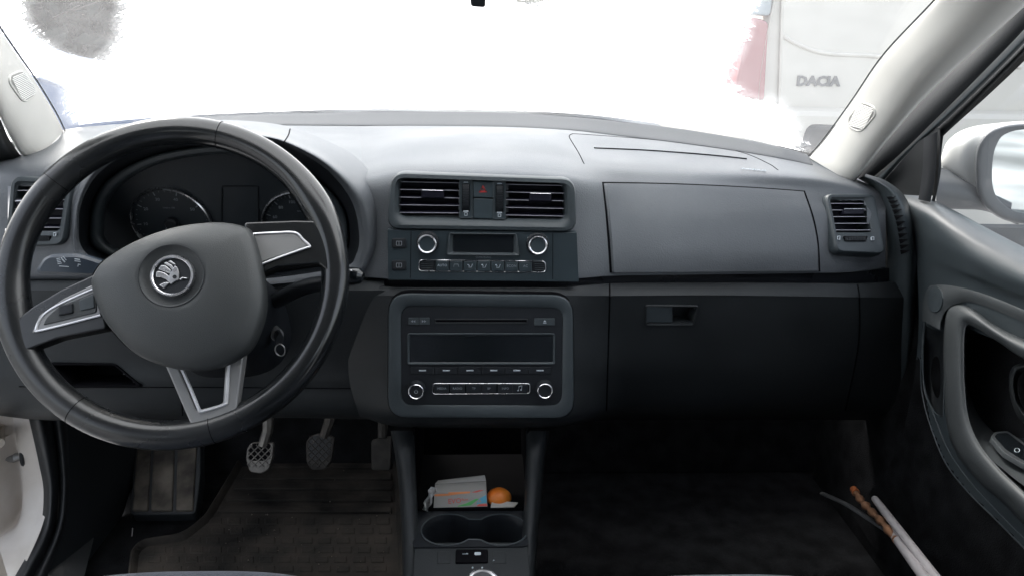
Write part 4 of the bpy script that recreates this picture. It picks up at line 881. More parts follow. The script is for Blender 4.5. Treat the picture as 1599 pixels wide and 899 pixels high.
# cup holder block: top surface with two wells
tp = Pl(PZ(737, 840, .548), (1, 0, 0), (0, 1, 0)); tp.w = np.array([0, 0, 1.]); tp.v = np.array([0, 1., 0])
def wells():
    c1, c2 = tp.uv(700, 826), tp.uv(783, 826); r = .037; lo_ = []
    # union outline of the two circles plus a neck
    a = np.linspace(rad(40), rad(320), 30)
    for t in a: lo_.append(c1+r*np.array([math.cos(t), math.sin(t)*.92]))
    for t in np.linspace(rad(220), rad(500), 30): lo_.append(c2+r*np.array([math.cos(t), math.sin(t)*.92]))
    return lo_
wl = wells(); wcn = np.mean(wl, 0)
x0, x1 = tp.uv(646, 840)[0], tp.uv(824, 840)[0]; yb = tp.uv(737, 793)[1]; yf = tp.uv(737, 853)[1]
def toout(p):
    d = p-wcn; k = min([abs((x1-wcn[0])/d[0]) if d[0] > 0 else abs((x0-wcn[0])/(d[0]-1e-9)), abs((yb-wcn[1])/d[1]) if d[1] > 0 else abs((yf-wcn[1])/(d[1]-1e-9))]); return wcn+d*max(k, 1.0)
rings(tp, [([toout(p) for p in wl], -.01), ([toout(p) for p in wl], 0), ([wcn+(p-wcn)*1.03 for p in wl], 0), (wl, -.0015), ([wcn+(p-wcn)*.97 for p in wl], -.012), ([wcn+(p-wcn)*.92 for p in wl], -.07)], True).obj('cup_holder', DRK, con, sharp=50)
tube([tp.pt(p, .0004) for p in wl], .0011, 5, closed=True).obj('cup_holder_rim', PLA, con)
# switch panel
yv = P(737, 905, .765)-P(737, 850, .830)
sp2 = Pl(P(737, 870, .812), (1, 0, 0), -yv)
slab(sp2, pxs(sp2, [(640, 990), (832, 990), (824, 846), (648, 846)]), .004, -.02, 0, .001).obj('console_face', LOW, con)
spn = slab(sp2, pxs(sp2, [(711, 880), (762, 879), (762, 859), (712, 859)]), .0025, -.001, .0028, .001).obj('console_switch', BLK, con)
slab(sp2, pxs(sp2, [(741, 868.5), (751, 868.5), (751, 864), (741, 864)]), .0015, .002, .0032, .0003).obj('switch_mark', PRI, spn)
tube([sp2.pt(sp2.uv(*p), .003) for p in ((722, 867), (727, 867), (729, 866.5), (731, 867))], [.0004, .0004, .0011, .0005], 6).obj('switch_mark', PRI, spn)
for x in (683, 770): slab(sp2, pxs(sp2, [(x, 880), (x+20, 879), (x+20, 861), (x, 861)]), .0015, -.001, .0012, .0006).obj('blank_switch', LOW, con)
for x, y in ((656, 852), (784, 853.5), (738, 886), (753, 886), (771, 875)): lathe(sp2, sp2.uv(x, y), [(.0012, .0), (.001, .0012), (.0004, .0016)], 10).obj('screw_head', PRI, con)
mb = MB(); box(mb, (-.10, -.3, ft), (.10, .76, .50)); mb.obj('console_base', LOW, con, smooth=False)
# gear lever
gk = P(753, 914, .60)
gl_ = thing('gear_lever', gk-np.array((0, -.05, .15)), 'gear lever with chrome ringed knob at the bottom edge of the console', 'gear lever')
gp = Pl(gk, (1, 0, 0), (0, .9, .35)); 
if gp.w[2] < 0: gp.w = -gp.w
lathe(gp, (0, 0), [(.008, -.05), (.015, -.04), (.0185, -.02), (.019, -.006), (.0175, .001)], 40, cap=False).obj('knob_body', DRK, gl_)
lathe(gp, (0, 0), [(.0176, -.002), (.0174, .002), (.0155, .0032), (.0135, .0028)], 40, cap=False).obj('knob_ring', CHR, gl_)
lathe(gp, (0, 0), [(.0136, .0028), (.011, .0042), (.006, .005), (.001, .0055)], 40).obj('knob_cap', DRK, gl_)
tube([gk+(0, .02, -.03), gk+(0, .06, -.12)], .007, 10).obj('lever_rod', STL, gl_)
bt_ = [[np.array([x*math.cos(a), y*math.sin(a), 0])+c for a in np.linspace(0, 2*math.pi, 36, endpoint=False)] for x, y, c in ((.075, .07, gk+(0, .09, -.175)), (.066, .06, gk+(0, .085, -.15)), (.05, .045, gk+(0, .07, -.13)), (.03, .028, gk+(0, .05, -.10)), (.014, .014, gk+(0, .035, -.06)))]
v_, f_ = net(bt_, 60, 24, closed=True, world=True); obj('gaiter', v_, f_, mat('gaiter_leather', (.015, .015, .017), .55, bump=.5, scale=90), gl_)
# ---- carton, wrapper, orange in the cubby
bx_ = thing('medicine_carton', PZ(716, 791, zs), 'small white carton with green, blue and red bands in the console cubby', 'carton')
fp_ = Pl(PZ(716, 791, zs), PZ(760, 790, zs)-PZ(676, 792, zs), (0, .35, 1))
A_ = [fp_.uv(*p) for p in ((677, 792), (761, 790), (759, 764), (678, 769))]
dp = .035
def bp(p, w): return fp_.pt(p, w)
mb = MB(); f4 = [bp(p, .0) for p in A_]; b4 = [x+np.array([0, .020, .001]) for x in f4]
mb.add(f4+b4, [(0, 1, 2, 3), (3, 2, 6, 7), (1, 5, 6, 2), (4, 0, 3, 7), (5, 4, 7, 6), (0, 4, 5, 1)]); body = mb.obj('carton_body', CRD, bx_, smooth=False)
def band(l, m, nm='printed_band', w=.0004): slab(fp_, pxs(fp_, l), .0004, -.0003, w, .0001).obj(nm, m, body)
band([(678, 771), (700, 770), (722, 767.5), (722, 769.5), (700, 773), (679, 774)], COR); band([(700, 768), (734, 766.5), (734, 769), (700, 772)], COR, w=.0006)
band([(736, 768), (748, 764.5), (756, 764.5), (744, 768)], CRE)
band([(716, 790), (735, 788), (748, 778), (743, 778), (728, 785), (714, 789.5)], CGR)
band([(744, 786), (760, 784), (759, 772), (748, 778)], CBL); band([(744, 789.5), (761, 789), (760, 786), (748, 786.5)], CRE)
band([(746, 784), (752, 783), (749, 778)], CRD, w=.0007)
text('EVO', fp_, (710, 781.5), .010, CRE, body, w=.0005, name='carton_lettering', rot=rad(3)); text('fluor', fp_, (726, 779), .005, CRE, body, w=.0005, name='carton_lettering', rot=rad(3))
mbt = MB(); mbt.add([b4[3]+np.array([.0, 0, .0005]), b4[2]+np.array([0, 0, .0005]), b4[2]+np.array([-.002, .006, .006]), b4[3]+np.array([.004, .006, .002])], [(0, 1, 2, 3)])
mbt.add([b4[3]+np.array([.0, .001, .0005]), b4[2]+np.array([0, .001, .0005]), b4[2]+np.array([-.002, .007, .006]), b4[3]+np.array([.004, .007, .002])], [(3, 2, 1, 0)])
mbt.obj('carton_flap', CRD, body, smooth=False)
wr = []
for i in range(7):
    t = i/6; wr.append([(660+10*t+3*math.sin(5*s+i), 795-38*t-2*math.cos(3*s), .905+.004*math.sin(7*s+2*i)+.0*s) if False else (659+t*14+s*9+2*math.sin(i*2.1+s*3), 795-t*36+3*s, .90+.012*math.sin(i*1.9+s*5)) for s in np.linspace(0, 1, 4)])
v_, f_ = net(wr, 20, 40); tag(obj('plastic_wrapper', v_, f_, thin_glass('film', .5), None), 'crumpled clear plastic wrapper at the left end of the white carton', 'wrapper').modifiers.new('thick', 'SOLIDIFY').thickness = .0006
oc_ = P(779, 776, .93); vs = []; nn = 28
for i in range(nn+1):
    ph = math.pi*i/nn
    for j in range(40):
        t = 2*math.pi*j/40; r = .0155*(1+.02*math.sin(5*t+2*ph)*math.sin(ph)); vs.append(oc_+np.array([1.18*r*math.sin(ph)*math.cos(t), r*math.sin(ph)*math.sin(t), r*math.cos(ph)*.9]))
tag(obj('orange', vs, grid_faces(nn+1, 40, True), ORG, sharp=80), 'small round orange fruit right of the white carton in the cubby', 'fruit')
slip = slab(Pl(P(790, 789, .91), (1, 0, .02), (0, 1, .1)), [np.array(p) for p in ((-.022, -.003), (.012, -.003), (.018, .006), (-.02, .012))], .001, -.0006, .0006, .0003).obj('paper_slip', CRD)
tag(slip, 'thin white paper slip under the orange fruit', 'paper')
# ================================================================== WINDSCREEN + FROST
wbase = [W(p) for p in ((-30, 232, 1.14), (40, 222, 1.18), (95, 204, 1.24), (200, 191, 1.37), (350, 181.5, 1.46), (560, 174.5, 1.51), (755, 175.5, 1.51), (900, 181.5, 1.50), (1000, 193, 1.45), (1130, 213, 1.37), (1262, 243, 1.28), (1320, 262, 1.22))]
wtop = [np.array([x, .56-.10*(x/.56)**2, 1.45]) for x in np.linspace(-.60, .56, 12)]
wmid = [a*.5+b*.5+np.array([0, .02, .03]) for a, b in zip(wbase, wtop)]
wv, wf = net([wbase, wmid, wtop], 260, 200, world=True)
tag(obj('windscreen', wv, wf, GLW, sharp=80), 'windscreen glass above the dashboard, misted and mostly frosted over', 'windscreen')
# frost cover: signed field from outlines measured on the glass
clear = [
 [(10, -60), (22, 0), (32, 38), (40, 58), (62, 78), (92, 97), (118, 108), (130, 115), (150, 107), (168, 94), (178, 80), (188, 62), (186, 40), (196, 18), (188, 0), (200, -60)],
 [(-60, 20), (0, 45), (22, 78), (45, 100), (62, 112), (88, 126), (100, 140), (104, 160), (108, 178), (118, 192), (135, 200), (180, 204), (60, 240), (-60, 160)],
 [(1185, -60), (1180, 0), (1170, 30), (1162, 60), (1150, 90), (1138, 110), (1128, 135), (1140, 143), (1150, 148), (1168, 160), (1190, 172), (1205, 165), (1222, 175), (1240, 205), (1236, 222), (1262, 250), (1420, 260), (1700, -60)],
 [(793, -40), (798, 12), (812, 28), (840, 20), (870, 12), (880, -40)]]
def sdist(p):
    best = -1e9
    for po in clear:
        q = np.array(po, float); a = q; b = np.roll(q, -1, 0); ab = b-a; t = np.clip(((p-a)*ab).sum(1)/((ab**2).sum(1)+1e-9), 0, 1)
        d = np.sqrt((((a+ab*t[:, None])-p)**2).sum(1)).min(); d = d if inside(p, po) else -d
        if po is clear[3]: d -= 7
        best = max(best, d)
    return best
fv = np.array(wv)+np.array([0, .006, .004])
fo = obj('frost', fv, wf, BLK, sharp=80)
att = fo.data.attributes.new('cover', 'FLOAT', 'POINT')
att.data.foreach_set('value', [float(np.clip(-sdist(np.array(proj(p)))/40, -1, 1)) for p in wv])
fo['kind'] = 'stuff'; fo['label'] = 'white frost and snow crust covering most of the windscreen'; fo['category'] = 'frost'
m = bpy.data.materials.new('frost'); m.use_nodes = True; t = m.node_tree; t.nodes.clear(); N = t.nodes.new; Lk = t.links.new
out = N('ShaderNodeOutputMaterial'); at = N('ShaderNodeAttribute'); at.attribute_name = 'cover'; tc = N('ShaderNodeTexCoord')
n1 = N('ShaderNodeTexNoise'); n1.inputs['Scale'].default_value = 38; n1.inputs['Detail'].default_value = 9; n1.inputs['Roughness'].default_value = .72; n1.inputs['Distortion'].default_value = .6
mp_ = N('ShaderNodeMapping'); mp_.inputs['Scale'].default_value = (.55, 1.3, 1.3); Lk(tc.outputs['Object'], mp_.inputs[0]); Lk(mp_.outputs[0], n1.inputs['Vector'])
ma = N('ShaderNodeMath'); ma.operation = 'MULTIPLY_ADD'; ma.inputs[1].default_value = 2.4; ma.inputs[2].default_value = -1.2; Lk(n1.outputs[0], ma.inputs[0])
ad0 = N('ShaderNodeMath'); ad0.operation = 'ADD'; Lk(at.outputs['Fac'], ad0.inputs[0]); Lk(ma.outputs[0], ad0.inputs[1])
n4 = N('ShaderNodeTexNoise'); n4.inputs['Scale'].default_value = 240; n4.inputs['Detail'].default_value = 5; n4.inputs['Roughness'].default_value = .7; Lk(mp_.outputs[0], n4.inputs['Vector'])
ma4 = N('ShaderNodeMath'); ma4.operation = 'MULTIPLY_ADD'; ma4.inputs[1].default_value = 1.5; ma4.inputs[2].default_value = -.75; Lk(n4.outputs[0], ma4.inputs[0])
ad = N('ShaderNodeMath'); ad.operation = 'ADD'; Lk(ad0.outputs[0], ad.inputs[0]); Lk(ma4.outputs[0], ad.inputs[1])
mr0 = N('ShaderNodeMapRange'); mr0.inputs[1].default_value = -.015; mr0.inputs[2].default_value = .035; Lk(ad.outputs[0], mr0.inputs[0])
fl_ = N('ShaderNodeMapRange'); fl_.inputs[1].default_value = -.5; fl_.inputs[2].default_value = .15; fl_.inputs[3].default_value = 0; fl_.inputs[4].default_value = .17; Lk(at.outputs['Fac'], fl_.inputs[0])
n3 = N('ShaderNodeTexNoise'); n3.inputs['Scale'].default_value = 160; n3.inputs['Detail'].default_value = 8; n3.inputs['Roughness'].default_value = .8; Lk(tc.outputs['Object'], n3.inputs['Vector'])
n3r = N('ShaderNodeMapRange'); n3r.inputs[1].default_value = .35; n3r.inputs[2].default_value = .65; n3r.inputs[3].default_value = .0; n3r.inputs[4].default_value = 2.2; Lk(n3.outputs[0], n3r.inputs[0])
fm_ = N('ShaderNodeMath'); fm_.operation = 'MULTIPLY'; Lk(fl_.outputs[0], fm_.inputs[0]); Lk(n3r.outputs[0], fm_.inputs[1])
mr = N('ShaderNodeMath'); mr.operation = 'MAXIMUM'; Lk(mr0.outputs[0], mr.inputs[0]); Lk(fm_.outputs[0], mr.inputs[1])
tl_ = N('ShaderNodeBsdfTranslucent'); tl_.inputs[0].default_value = (.9, .92, .94, 1); df = N('ShaderNodeBsdfDiffuse'); df.inputs[0].default_value = (.9, .91, .92, 1)
m1 = N('ShaderNodeMixShader'); m1.inputs[0].default_value = .12; Lk(tl_.outputs[0], m1.inputs[1]); Lk(df.outputs[0], m1.inputs[2])
tr_ = N('ShaderNodeBsdfTransparent'); m2 = N('ShaderNodeMixShader'); Lk(mr.outputs[0], m2.inputs[0]); Lk(tr_.outputs[0], m2.inputs[1]); Lk(m1.outputs[0], m2.inputs[2]); Lk(m2.outputs[0], out.inputs[0])
fo.data.materials.clear(); fo.data.materials.append(m)
# rear view mirror foot at the top of the frame
mm = thing('rear_view_mirror', P(745, -30, .80), 'small black foot of the rear view mirror at the top edge of the windscreen', 'mirror')
mpz = Pl(P(745, -20, .82), (1, 0, 0), (0, -.3, 1))
slab(mpz, pxs(mpz, [(735, 8), (738, 11), (756, 12), (758, 9), (762, -50), (730, -50)]), .002, -.02, .002, .002).obj('mirror_foot', DRK, mm)
slab(mpz, pxs(mpz, [(640, -70), (860, -68), (862, -150), (638, -152)]), .015, -.02, .012, .004).obj('mirror_housing', DRK, mm)
# ================================================================== PILLARS
def pillar(name, label, inner, outer, grille, edge, seal):
    base = W(inner[0]); t = thing(name, base, label, 'pillar trim', 'windscreen pillar trims')
    sg = 1 if inner[0][0] > 800 else -1
    rows = []
    back = [(x, y, Y+.06) for x, y, Y in inner]; rows.append(back); rows.append([(x, y, Y+.012) for x, y, Y in inner])
    for s_, dY in ((0.03, -.004), (.25, -.022), (.5, -.032), (.75, -.03), (.95, -.015), (1.0, .0)):
        rows.append([(a[0]*(1-s_)+b[0]*s_, a[1]*(1-s_)+b[1]*s_, a[2]*(1-s_)+b[2]*s_+dY) for a, b in zip(inner, outer)])
    rows.append([(x+sg*2, y+1, Y+.05) for x, y, Y in outer])
    v_, f_ = net(rows, 60, 50); Sf = Surf((v_, f_)); o = obj('pillar_cover', v_, f_, TRM, t, sharp=70)
    gq = grille[3]
    g = drings(Sf, [(rpoly(gq, 9, -1), -.002), (rpoly(gq, 9), .0008), (rpoly(gq, 9, 1), .0014), (rpoly(gq, 9, 2.2), .0012), (rpoly(gq, 9, 2.6), .0006)], TRM, 'speaker_grille', t)
    drings(Sf, [(rpoly(gq, 9, 2.2), .0007), (rpoly(gq, 9, 2.4), .00085)], TRK, 'grille_ground', g)
    mb = MB(); n = 15
    e0, e1 = grille[4]
    for k in range(n):
        s_ = (k+.9)/(n+.8); a = np.array(e0[0])*(1-s_)+np.array(e0[1])*s_; b = np.array(e1[0])*(1-s_)+np.array(e1[1])*s_
        sh_ = .12 if k in (0, n-1) else .04
        q_ = [Sf.hit(*(a*(1-u)+b*u)) for u in (sh_, .3, .5, .7, 1-sh_)]; tube([h_+n_*.0010 for h_, n_ in q_], .00085, 5, mb=mb)
    mb.obj('grille_bars', TRG, g)
    # black edge along the glass
    e = [W((x-sg*3, y-1, Y+.012)) for x, y, Y in inner]; tube(cat(e, 50), .0011, 6).obj('glass_edge_seal', RUB, t)
    return t
pillar('windscreen_pillar', 'pale grey windscreen pillar trim with small ribbed grille at the right, above the side vent',
       [(1264, 247, 1.25), (1288, 220, 1.20), (1333, 158, 1.09), (1382, 87, .98), (1465, -2, .87), (1555, -105, .77)],
       [(1330, 286, 1.13), (1350, 262, 1.09), (1390, 212, 1.02), (1460, 134, .93), (1604, 4, .82), (1720, -110, .73)],
       ((1345, 184), (1358, 190), (1338, 168), [(1325, 200), (1345, 208), (1369, 180), (1366, 166), (1344, 158), (1323, 186)], (((1342, 160), (1324, 197)), ((1368, 170), (1350, 204)))), None, None)
pillar('windscreen_pillar', 'pale grey windscreen pillar trim with small ribbed grille at the far left edge',
       [(99, 206, 1.23), (84, 176, 1.17), (55, 128, 1.08), (23, 82, 1.0), (-10, 32, .92), (-60, -60, .80)],
       [(58, 250, 1.12), (36, 242, 1.07), (18, 215, 1.02), (0, 180, .96), (-30, 130, .89), (-80, 40, .78)],
       ((34, 135), (44, 142), (28, 118), [(36, 162), (56, 150), (56, 138), (36, 109), (13, 117), (13, 130)], (((14, 121), (34, 160)), ((38, 111), (58, 146)))), None, None)
# white corner under the left glass edge, dark seals left of the pillar
strip2 = net([[(58, 252, 1.14), (36, 246, 1.09), (16, 220, 1.04), (0, 186, .98), (-30, 135, .91)], [(40, 252, 1.10), (18, 248, 1.06), (-4, 222, 1.0), (-20, 186, .95), (-60, 135, .88)], [(0, 256, 1.08), (-30, 250, 1.04), (-50, 222, .98), (-70, 186, .93), (-110, 135, .86)]], 40, 16)
obj('door_seal', *strip2, RUB, car, sharp=70)
# ================================================================== RIGHT DOOR
door = thing('passenger_door', (.7, .8, .4), 'dark grey passenger door with armrest and window switch, right of the dashboard', 'car door')
def R_(pts, X): return [(x, y, 'x', Xi) for (x, y), Xi in zip(pts, X if not np.isscalar(X) else [X]*len(pts))]
# frame bands above the beltline: seal, grey frame, black edge
def bandx(pa, pb, xa, xb, m, name, bul=0, par=door): 
    rows = [[(a[0]*(1-t)+b[0]*t, a[1]*(1-t)+b[1]*t, 'x', (xa*(1-t)+xb*t)+bul*math.sin(math.pi*t)) for a, b in zip(pa, pb)] for t in np.linspace(0, 1, 5)]
    return obj(name, *(net(ext(rows), 60, 14, world=True) if pa[-1][0] > 1650 else net(rows, 50, 14)), m, par, sharp=60)
bandx([(1318, 276), (1380, 205), (1450, 130), (1525, 60), (1595, -20), (1720, -150)], [(1350, 288), (1400, 246), (1470, 178), (1540, 108), (1605, 40), (1720, -90)], .665, .66, RUB, 'body_seal', -.01, car)
bandx([(1348, 290), (1400, 243), (1470, 175), (1540, 106), (1605, 38), (1720, -90)], [(1378, 285), (1420, 238), (1475, 190), (1540, 128), (1605, 62), (1720, -60)], .672, .665, PLA, 'window_frame', -.008)
bandx([(1376, 286), (1420, 236), (1475, 188), (1540, 126), (1605, 60), (1720, -62)], [(1385, 290), (1436, 238), (1478, 206), (1540, 144), (1605, 78), (1720, -45)], .68, .676, LOW, 'window_frame', -.006)
bandx([(1380, 292), (1430, 240), (1464, 206), (1540, 142), (1605, 76), (1720, -46)], [(1392, 300), (1440, 252), (1474, 212), (1540, 152), (1605, 90), (1720, -30)], .685, .685, RUB, 'window_seal')
tri_ = net([R_([(1376, 288), (1404, 256), (1430, 226), (1452, 202)], [.655, .656, .660, .664]), R_([(1386, 296), (1412, 278), (1440, 258), (1468, 208)], .662), R_([(1396, 303), (1420, 305), (1440, 306), (1462, 306)], .664)], 24, 16)
obj('corner_cover', *tri_, LOW, door)
bandx([(1443, 216), (1441, 240), (1440, 270), (1434, 312)], [(1464, 206), (1463, 240), (1461, 270), (1453, 316)], .652, .652, DRK, 'corner_cover', -.004)
bandx([(1465, 200), (1465, 235), (1464, 270), (1454, 318)], [(1474, 206), (1470, 240), (1469, 270), (1459, 320)], .672, .676, RUB, 'window_channel')
gl = net([R_([(1455, 200), (1540, 120), (1640, 0)], .69), R_([(1455, 330), (1540, 380), (1640, 440)], .69)], 10, 10); obj('window_glass', *gl, GLD, door)
# top sill and face of the door card
dr = [
 R_([(1392, 296), (1420, 303), (1455, 312), (1500, 334), (1550, 361), (1620, 396), (1700, 430)], [.70, .692, .69, .69, .69, .69, .69]),
 R_([(1390, 298), (1420, 307), (1455, 317), (1500, 340), (1550, 367), (1620, 402), (1700, 436)], [.672, .662, .658, .658, .66, .66, .66]),
 R_([(1398, 308), (1425, 324), (1460, 340), (1500, 362), (1550, 390), (1620, 424), (1700, 458)], [.655, .642, .634, .632, .632, .632, .632]),
 R_([(1412, 332), (1434, 352), (1464, 372), (1504, 392), (1552, 418), (1620, 448), (1700, 480)], [.648, .636, .626, .622, .622, .622, .622]),
 R_([(1424, 368), (1440, 388), (1468, 404), (1508, 422), (1554, 442), (1620, 468), (1700, 500)], [.648, .638, .630, .626, .626, .626, .626]),
 R_([(1432, 420), (1445, 436), (1470, 445), (1508, 450), (1554, 466), (1620, 495), (1700, 530)], [.652, .645, .640, .636, .636, .636, .636]),
 R_([(1434, 520), (1450, 540), (1480, 550), (1510, 560), (1554, 580), (1620, 600), (1700, 620)], [.658, .655, .652, .650, .650, .650, .650]),
 R_([(1422, 620), (1446, 660), (1484, 690), (1510, 705), (1560, 735), (1620, 770), (1700, 800)], [.662, .660, .658, .655, .655, .655, .655]),
 R_([(1392, 720), (1424, 758), (1466, 790), (1510, 815), (1560, 850), (1620, 890), (1700, 920)], [.665, .664, .662, .662, .662, .662, .662]),
 R_([(1330, 800), (1362, 850), (1402, 890), (1456, 925), (1520, 960), (1600, 990), (1700, 1010)], [.668, .668, .668, .668, .668, .668, .668])]
DV = net(ext(dr), 110, 150, world=True)
bowl = [(1513, 516), (1560, 532), (2600, 860), (2600, 1500), (1720, 850), (1600, 765), (1560, 735), (1530, 705), (1514, 660), (1508, 600), (1507, 540)]
pocket = [(1445, 506), (1478, 520), (1476, 600), (1472, 650), (1458, 645), (1444, 610), (1441, 560)]
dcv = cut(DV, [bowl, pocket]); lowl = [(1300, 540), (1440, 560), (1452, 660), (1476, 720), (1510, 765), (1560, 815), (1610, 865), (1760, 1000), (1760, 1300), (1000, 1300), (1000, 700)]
dpx = [proj(v) for v in dcv[0]]
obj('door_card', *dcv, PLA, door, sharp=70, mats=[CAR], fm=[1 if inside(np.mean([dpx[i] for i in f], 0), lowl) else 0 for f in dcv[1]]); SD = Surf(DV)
# accent band
a1_ = [(1440, 500), (1441, 474), (1448, 451), (1463, 439), (1485, 435), (1515, 439), (1555, 452), (1620, 478), (1700, 512)]
a2_ = [(1468, 514), (1469, 502), (1474, 489), (1482, 480), (1494, 474), (1515, 471), (1555, 484), (1620, 512), (1700, 548)]
rows = [[(a[0]*(1-t)+b[0]*t, a[1]*(1-t)+b[1]*t, 'x', .644-.006*t-.006*math.sin(math.pi*t)) for a, b in zip(a1_, a2_)] for t in np.linspace(0, 1, 5)]
AV = net(ext(rows), 80, 24, world=True); obj('accent_band', *AV, DOR, door, sharp=60); SA = Surf(AV)
# tweeter cover
def tc_(k): return [np.array([1461+12*k*math.cos(a), 467+20.5*k*math.sin(a)]) for a in np.linspace(0, 2*math.pi, 36, endpoint=False)]
drings(SA, [(tc_(1.06), .0002), (tc_(1.03), -.0006), (tc_(1), .0002), (tc_(.97), .0014), (tc_(.9), .0012), (tc_(.5), .0008)], PLA, 'tweeter_cover', door)
# grip ring around the bowl: three-row loft
go = [(1720, 575), (1600, 530), (1555, 508), (1515, 480), (1490, 477), (1478, 492), (1475, 540), (1476, 600), (1480, 660), (1495, 705), (1530, 750), (1570, 785), (1605, 822), (1720, 930)]
gi = [(1720, 620), (1600, 560), (1562, 535), (1530, 515), (1513, 508), (1508, 520), (1507, 550), (1508, 600), (1514, 650), (1530, 690), (1560, 728), (1595, 762), (1625, 790), (1720, 880)]
rows = []
for s_, X in ((-.06, .655), (0, .638), (.12, .630), (.5, .624), (.86, .628), (1, .636), (1.03, .68)):
    rows.append([(a[0]*(1-s_)+b[0]*s_, a[1]*(1-s_)+b[1]*s_, 'x', X) for a, b in zip(go, gi)])
obj('armrest_surround', *net(ext(rows, .12, .12), 130, 40, world=True), DOR, door, sharp=70)
bw = net([R_([(1490, 500), (1550, 505), (1640, 520), (1760, 560)], .69), R_([(1490, 600), (1550, 610), (1640, 620), (1760, 640)], .70), R_([(1490, 680), (1550, 690), (1640, 700), (1760, 720)], .69), R_([(1500, 780), (1560, 800), (1640, 820), (1760, 860)], .67)], 20, 20)
obj('bowl_lining', *bw, DRK, door)
# armrest shelf with window switch
shf = net([R_([(1508, 600), (1530, 650), (1570, 690), (1610, 715), (1720, 780)], .688), R_([(1509, 625), (1532, 672), (1570, 708), (1615, 738), (1720, 800)], .660), R_([(1511, 650), (1533, 700), (1570, 735), (1620, 775), (1720, 860)], .630)], 30, 16)
obj('armrest_shelf', *shf, DOR, door); SS = Surf(shf)
swp = Pl(PX(1575, 708, .645), PX(1600, 728, .645)-PX(1560, 696, .645), PX(1575, 690, .665)-PX(1575, 708, .645))
sq = pxs(swp, [(1546, 684), (1566, 708), (1600, 728), (1630, 735), (1610, 700), (1572, 674), (1552, 676)])
swt = slab(swp, sq, .004, -.004, .0025, .001).obj('window_switch', DOR, door)
slab(swp, pxs(swp, [(1552, 684), (1570, 704), (1598, 722), (1620, 728), (1606, 704), (1572, 678), (1556, 679)]), .004, .0, .003, .0003).obj('switch_rocker', GLS, swt)
tube([swp.pt(swp.uv(1587+4*math.cos(a), 706+3*math.sin(a)), .0034) for a in np.linspace(0, 6.28, 16, endpoint=False)], .0005, 5, closed=True).obj('switch_mark', PRI, swt)
# inner handle
hr = net([R_([(1620, 570), (1590, 568), (1577, 580), (1576, 610), (1584, 640), (1600, 662), (1640, 690)], .672), R_([(1620, 574), (1594, 573), (1583, 584), (1582, 610), (1590, 636), (1606, 656), (1640, 680)], .655), R_([(1620, 582), (1600, 581), (1590, 590), (1589, 612), (1597, 634), (1610, 648), (1640, 668)], .668)], 50, 14)
obj('door_handle_ring', *hr, LOW, door)
# pocket
pk_ = net([R_([(1443, 500), (1456, 499), (1470, 507), (1480, 516)], [.655, .655, .655, .655]), R_([(1440, 560), (1452, 560), (1466, 560), (1480, 560)], [.658, .675, .678, .66]), R_([(1443, 620), (1456, 620), (1468, 620), (1478, 620)], [.66, .675, .677, .66]), R_([(1458, 650), (1464, 652), (1470, 654), (1478, 656)], .66)], 24, 30)
obj('side_pocket', *pk_, LOW, door)
tube(cat([W(p) for p in R_([(1468, 650), (1458, 640), (1444, 610), (1441, 560), (1443, 510), (1447, 500), (1462, 503), (1476, 515), (1478, 540), (1475, 600), (1473, 650)], .652)], 80), .0011, 6).obj('pocket_rim', PLA, door)
for pts, X in (([(1443, 505), (1440, 560), (1446, 610), (1462, 655), (1480, 700), (1510, 745), (1550, 790), (1605, 845), (1700, 930)], .650), ([(1438, 560), (1440, 610), (1452, 660), (1476, 720), (1510, 765), (1560, 815), (1610, 865), (1700, 950)], .652)):
    q = []
    for x, y in cat(pts, 70):
        h, n_ = SD.hit(x, y)
        if h is not None: q.append(h+n_*.0004)
    if len(q) > 3: tube(q, .001, 6).obj('pocket_edge', PLA, door)
# ================================================================== WING MIRROR (outside)
wm = thing('wing_mirror', PX(1500, 330, .80), 'white wing mirror with black glass surround outside the passenger window', 'wing mirror')
def my(l, Y): return [(x, y, Y) for x, y in l]
c1 = [(1471, 262), (1473, 238), (1484, 217), (1510, 201), (1555, 193), (1620, 190), (1700, 200), (1720, 270), (1700, 330), (1620, 330), (1560, 305), (1500, 276)]
def grow(l, s, c=(1590, 262)): return [(c[0]+(x-c[0])*s, c[1]+(y-c[1])*s) for x, y in l]
c2 = [(1523, 278), (1524, 240), (1533, 217), (1552, 202), (1590, 194), (1660, 194), (1720, 205), (1740, 270), (1720, 350), (1650, 352), (1600, 350), (1565, 342), (1540, 325), (1527, 305)]
cc1 = cat(c1, 60, True); cc2 = cat(c2, 60, True); ov = np.array([min(np.linalg.norm(p-q) for q in cc2) for p in cc1])
sh1 = net([my(grow(cc1, .35), 1.34), my(grow(cc1, .75), 1.31), my(grow(cc1, .95), 1.27), my(grow(cc1, 1.0), 1.22), my(cc1*.5+cc2*.5, 1.185), my(grow(cc2, 1.0), 1.168)], 120, 50, closed=True)
obj('mirror_shell', sh1[0], sh1[1]+[tuple(range(90))[::-1]], PNT, wm, sharp=70)
c2 = [(1523, 278), (1524, 240), (1533, 217), (1552, 202), (1590, 194), (1660, 194), (1720, 205), (1740, 270), (1720, 350), (1650, 352), (1600, 350), (1565, 342), (1540, 325), (1527, 305)]
c3 = [(1549, 275), (1551, 245), (1557, 225), (1568, 211), (1595, 203), (1655, 203), (1705, 213), (1722, 270), (1705, 335), (1650, 336), (1605, 334), (1580, 328), (1562, 315), (1552, 298)]
br = net([my(c2, 1.21), my(c2, 1.16), my([((a[0]*.75+b[0]*.25), (a[1]*.75+b[1]*.25)) for a, b in zip(c2, c3)], 1.148), my([((a[0]*.1+b[0]*.9), (a[1]*.1+b[1]*.9)) for a, b in zip(c2, c3)], 1.15), my(c3, 1.156), my(c3, 1.18)], 90, 40, closed=True)
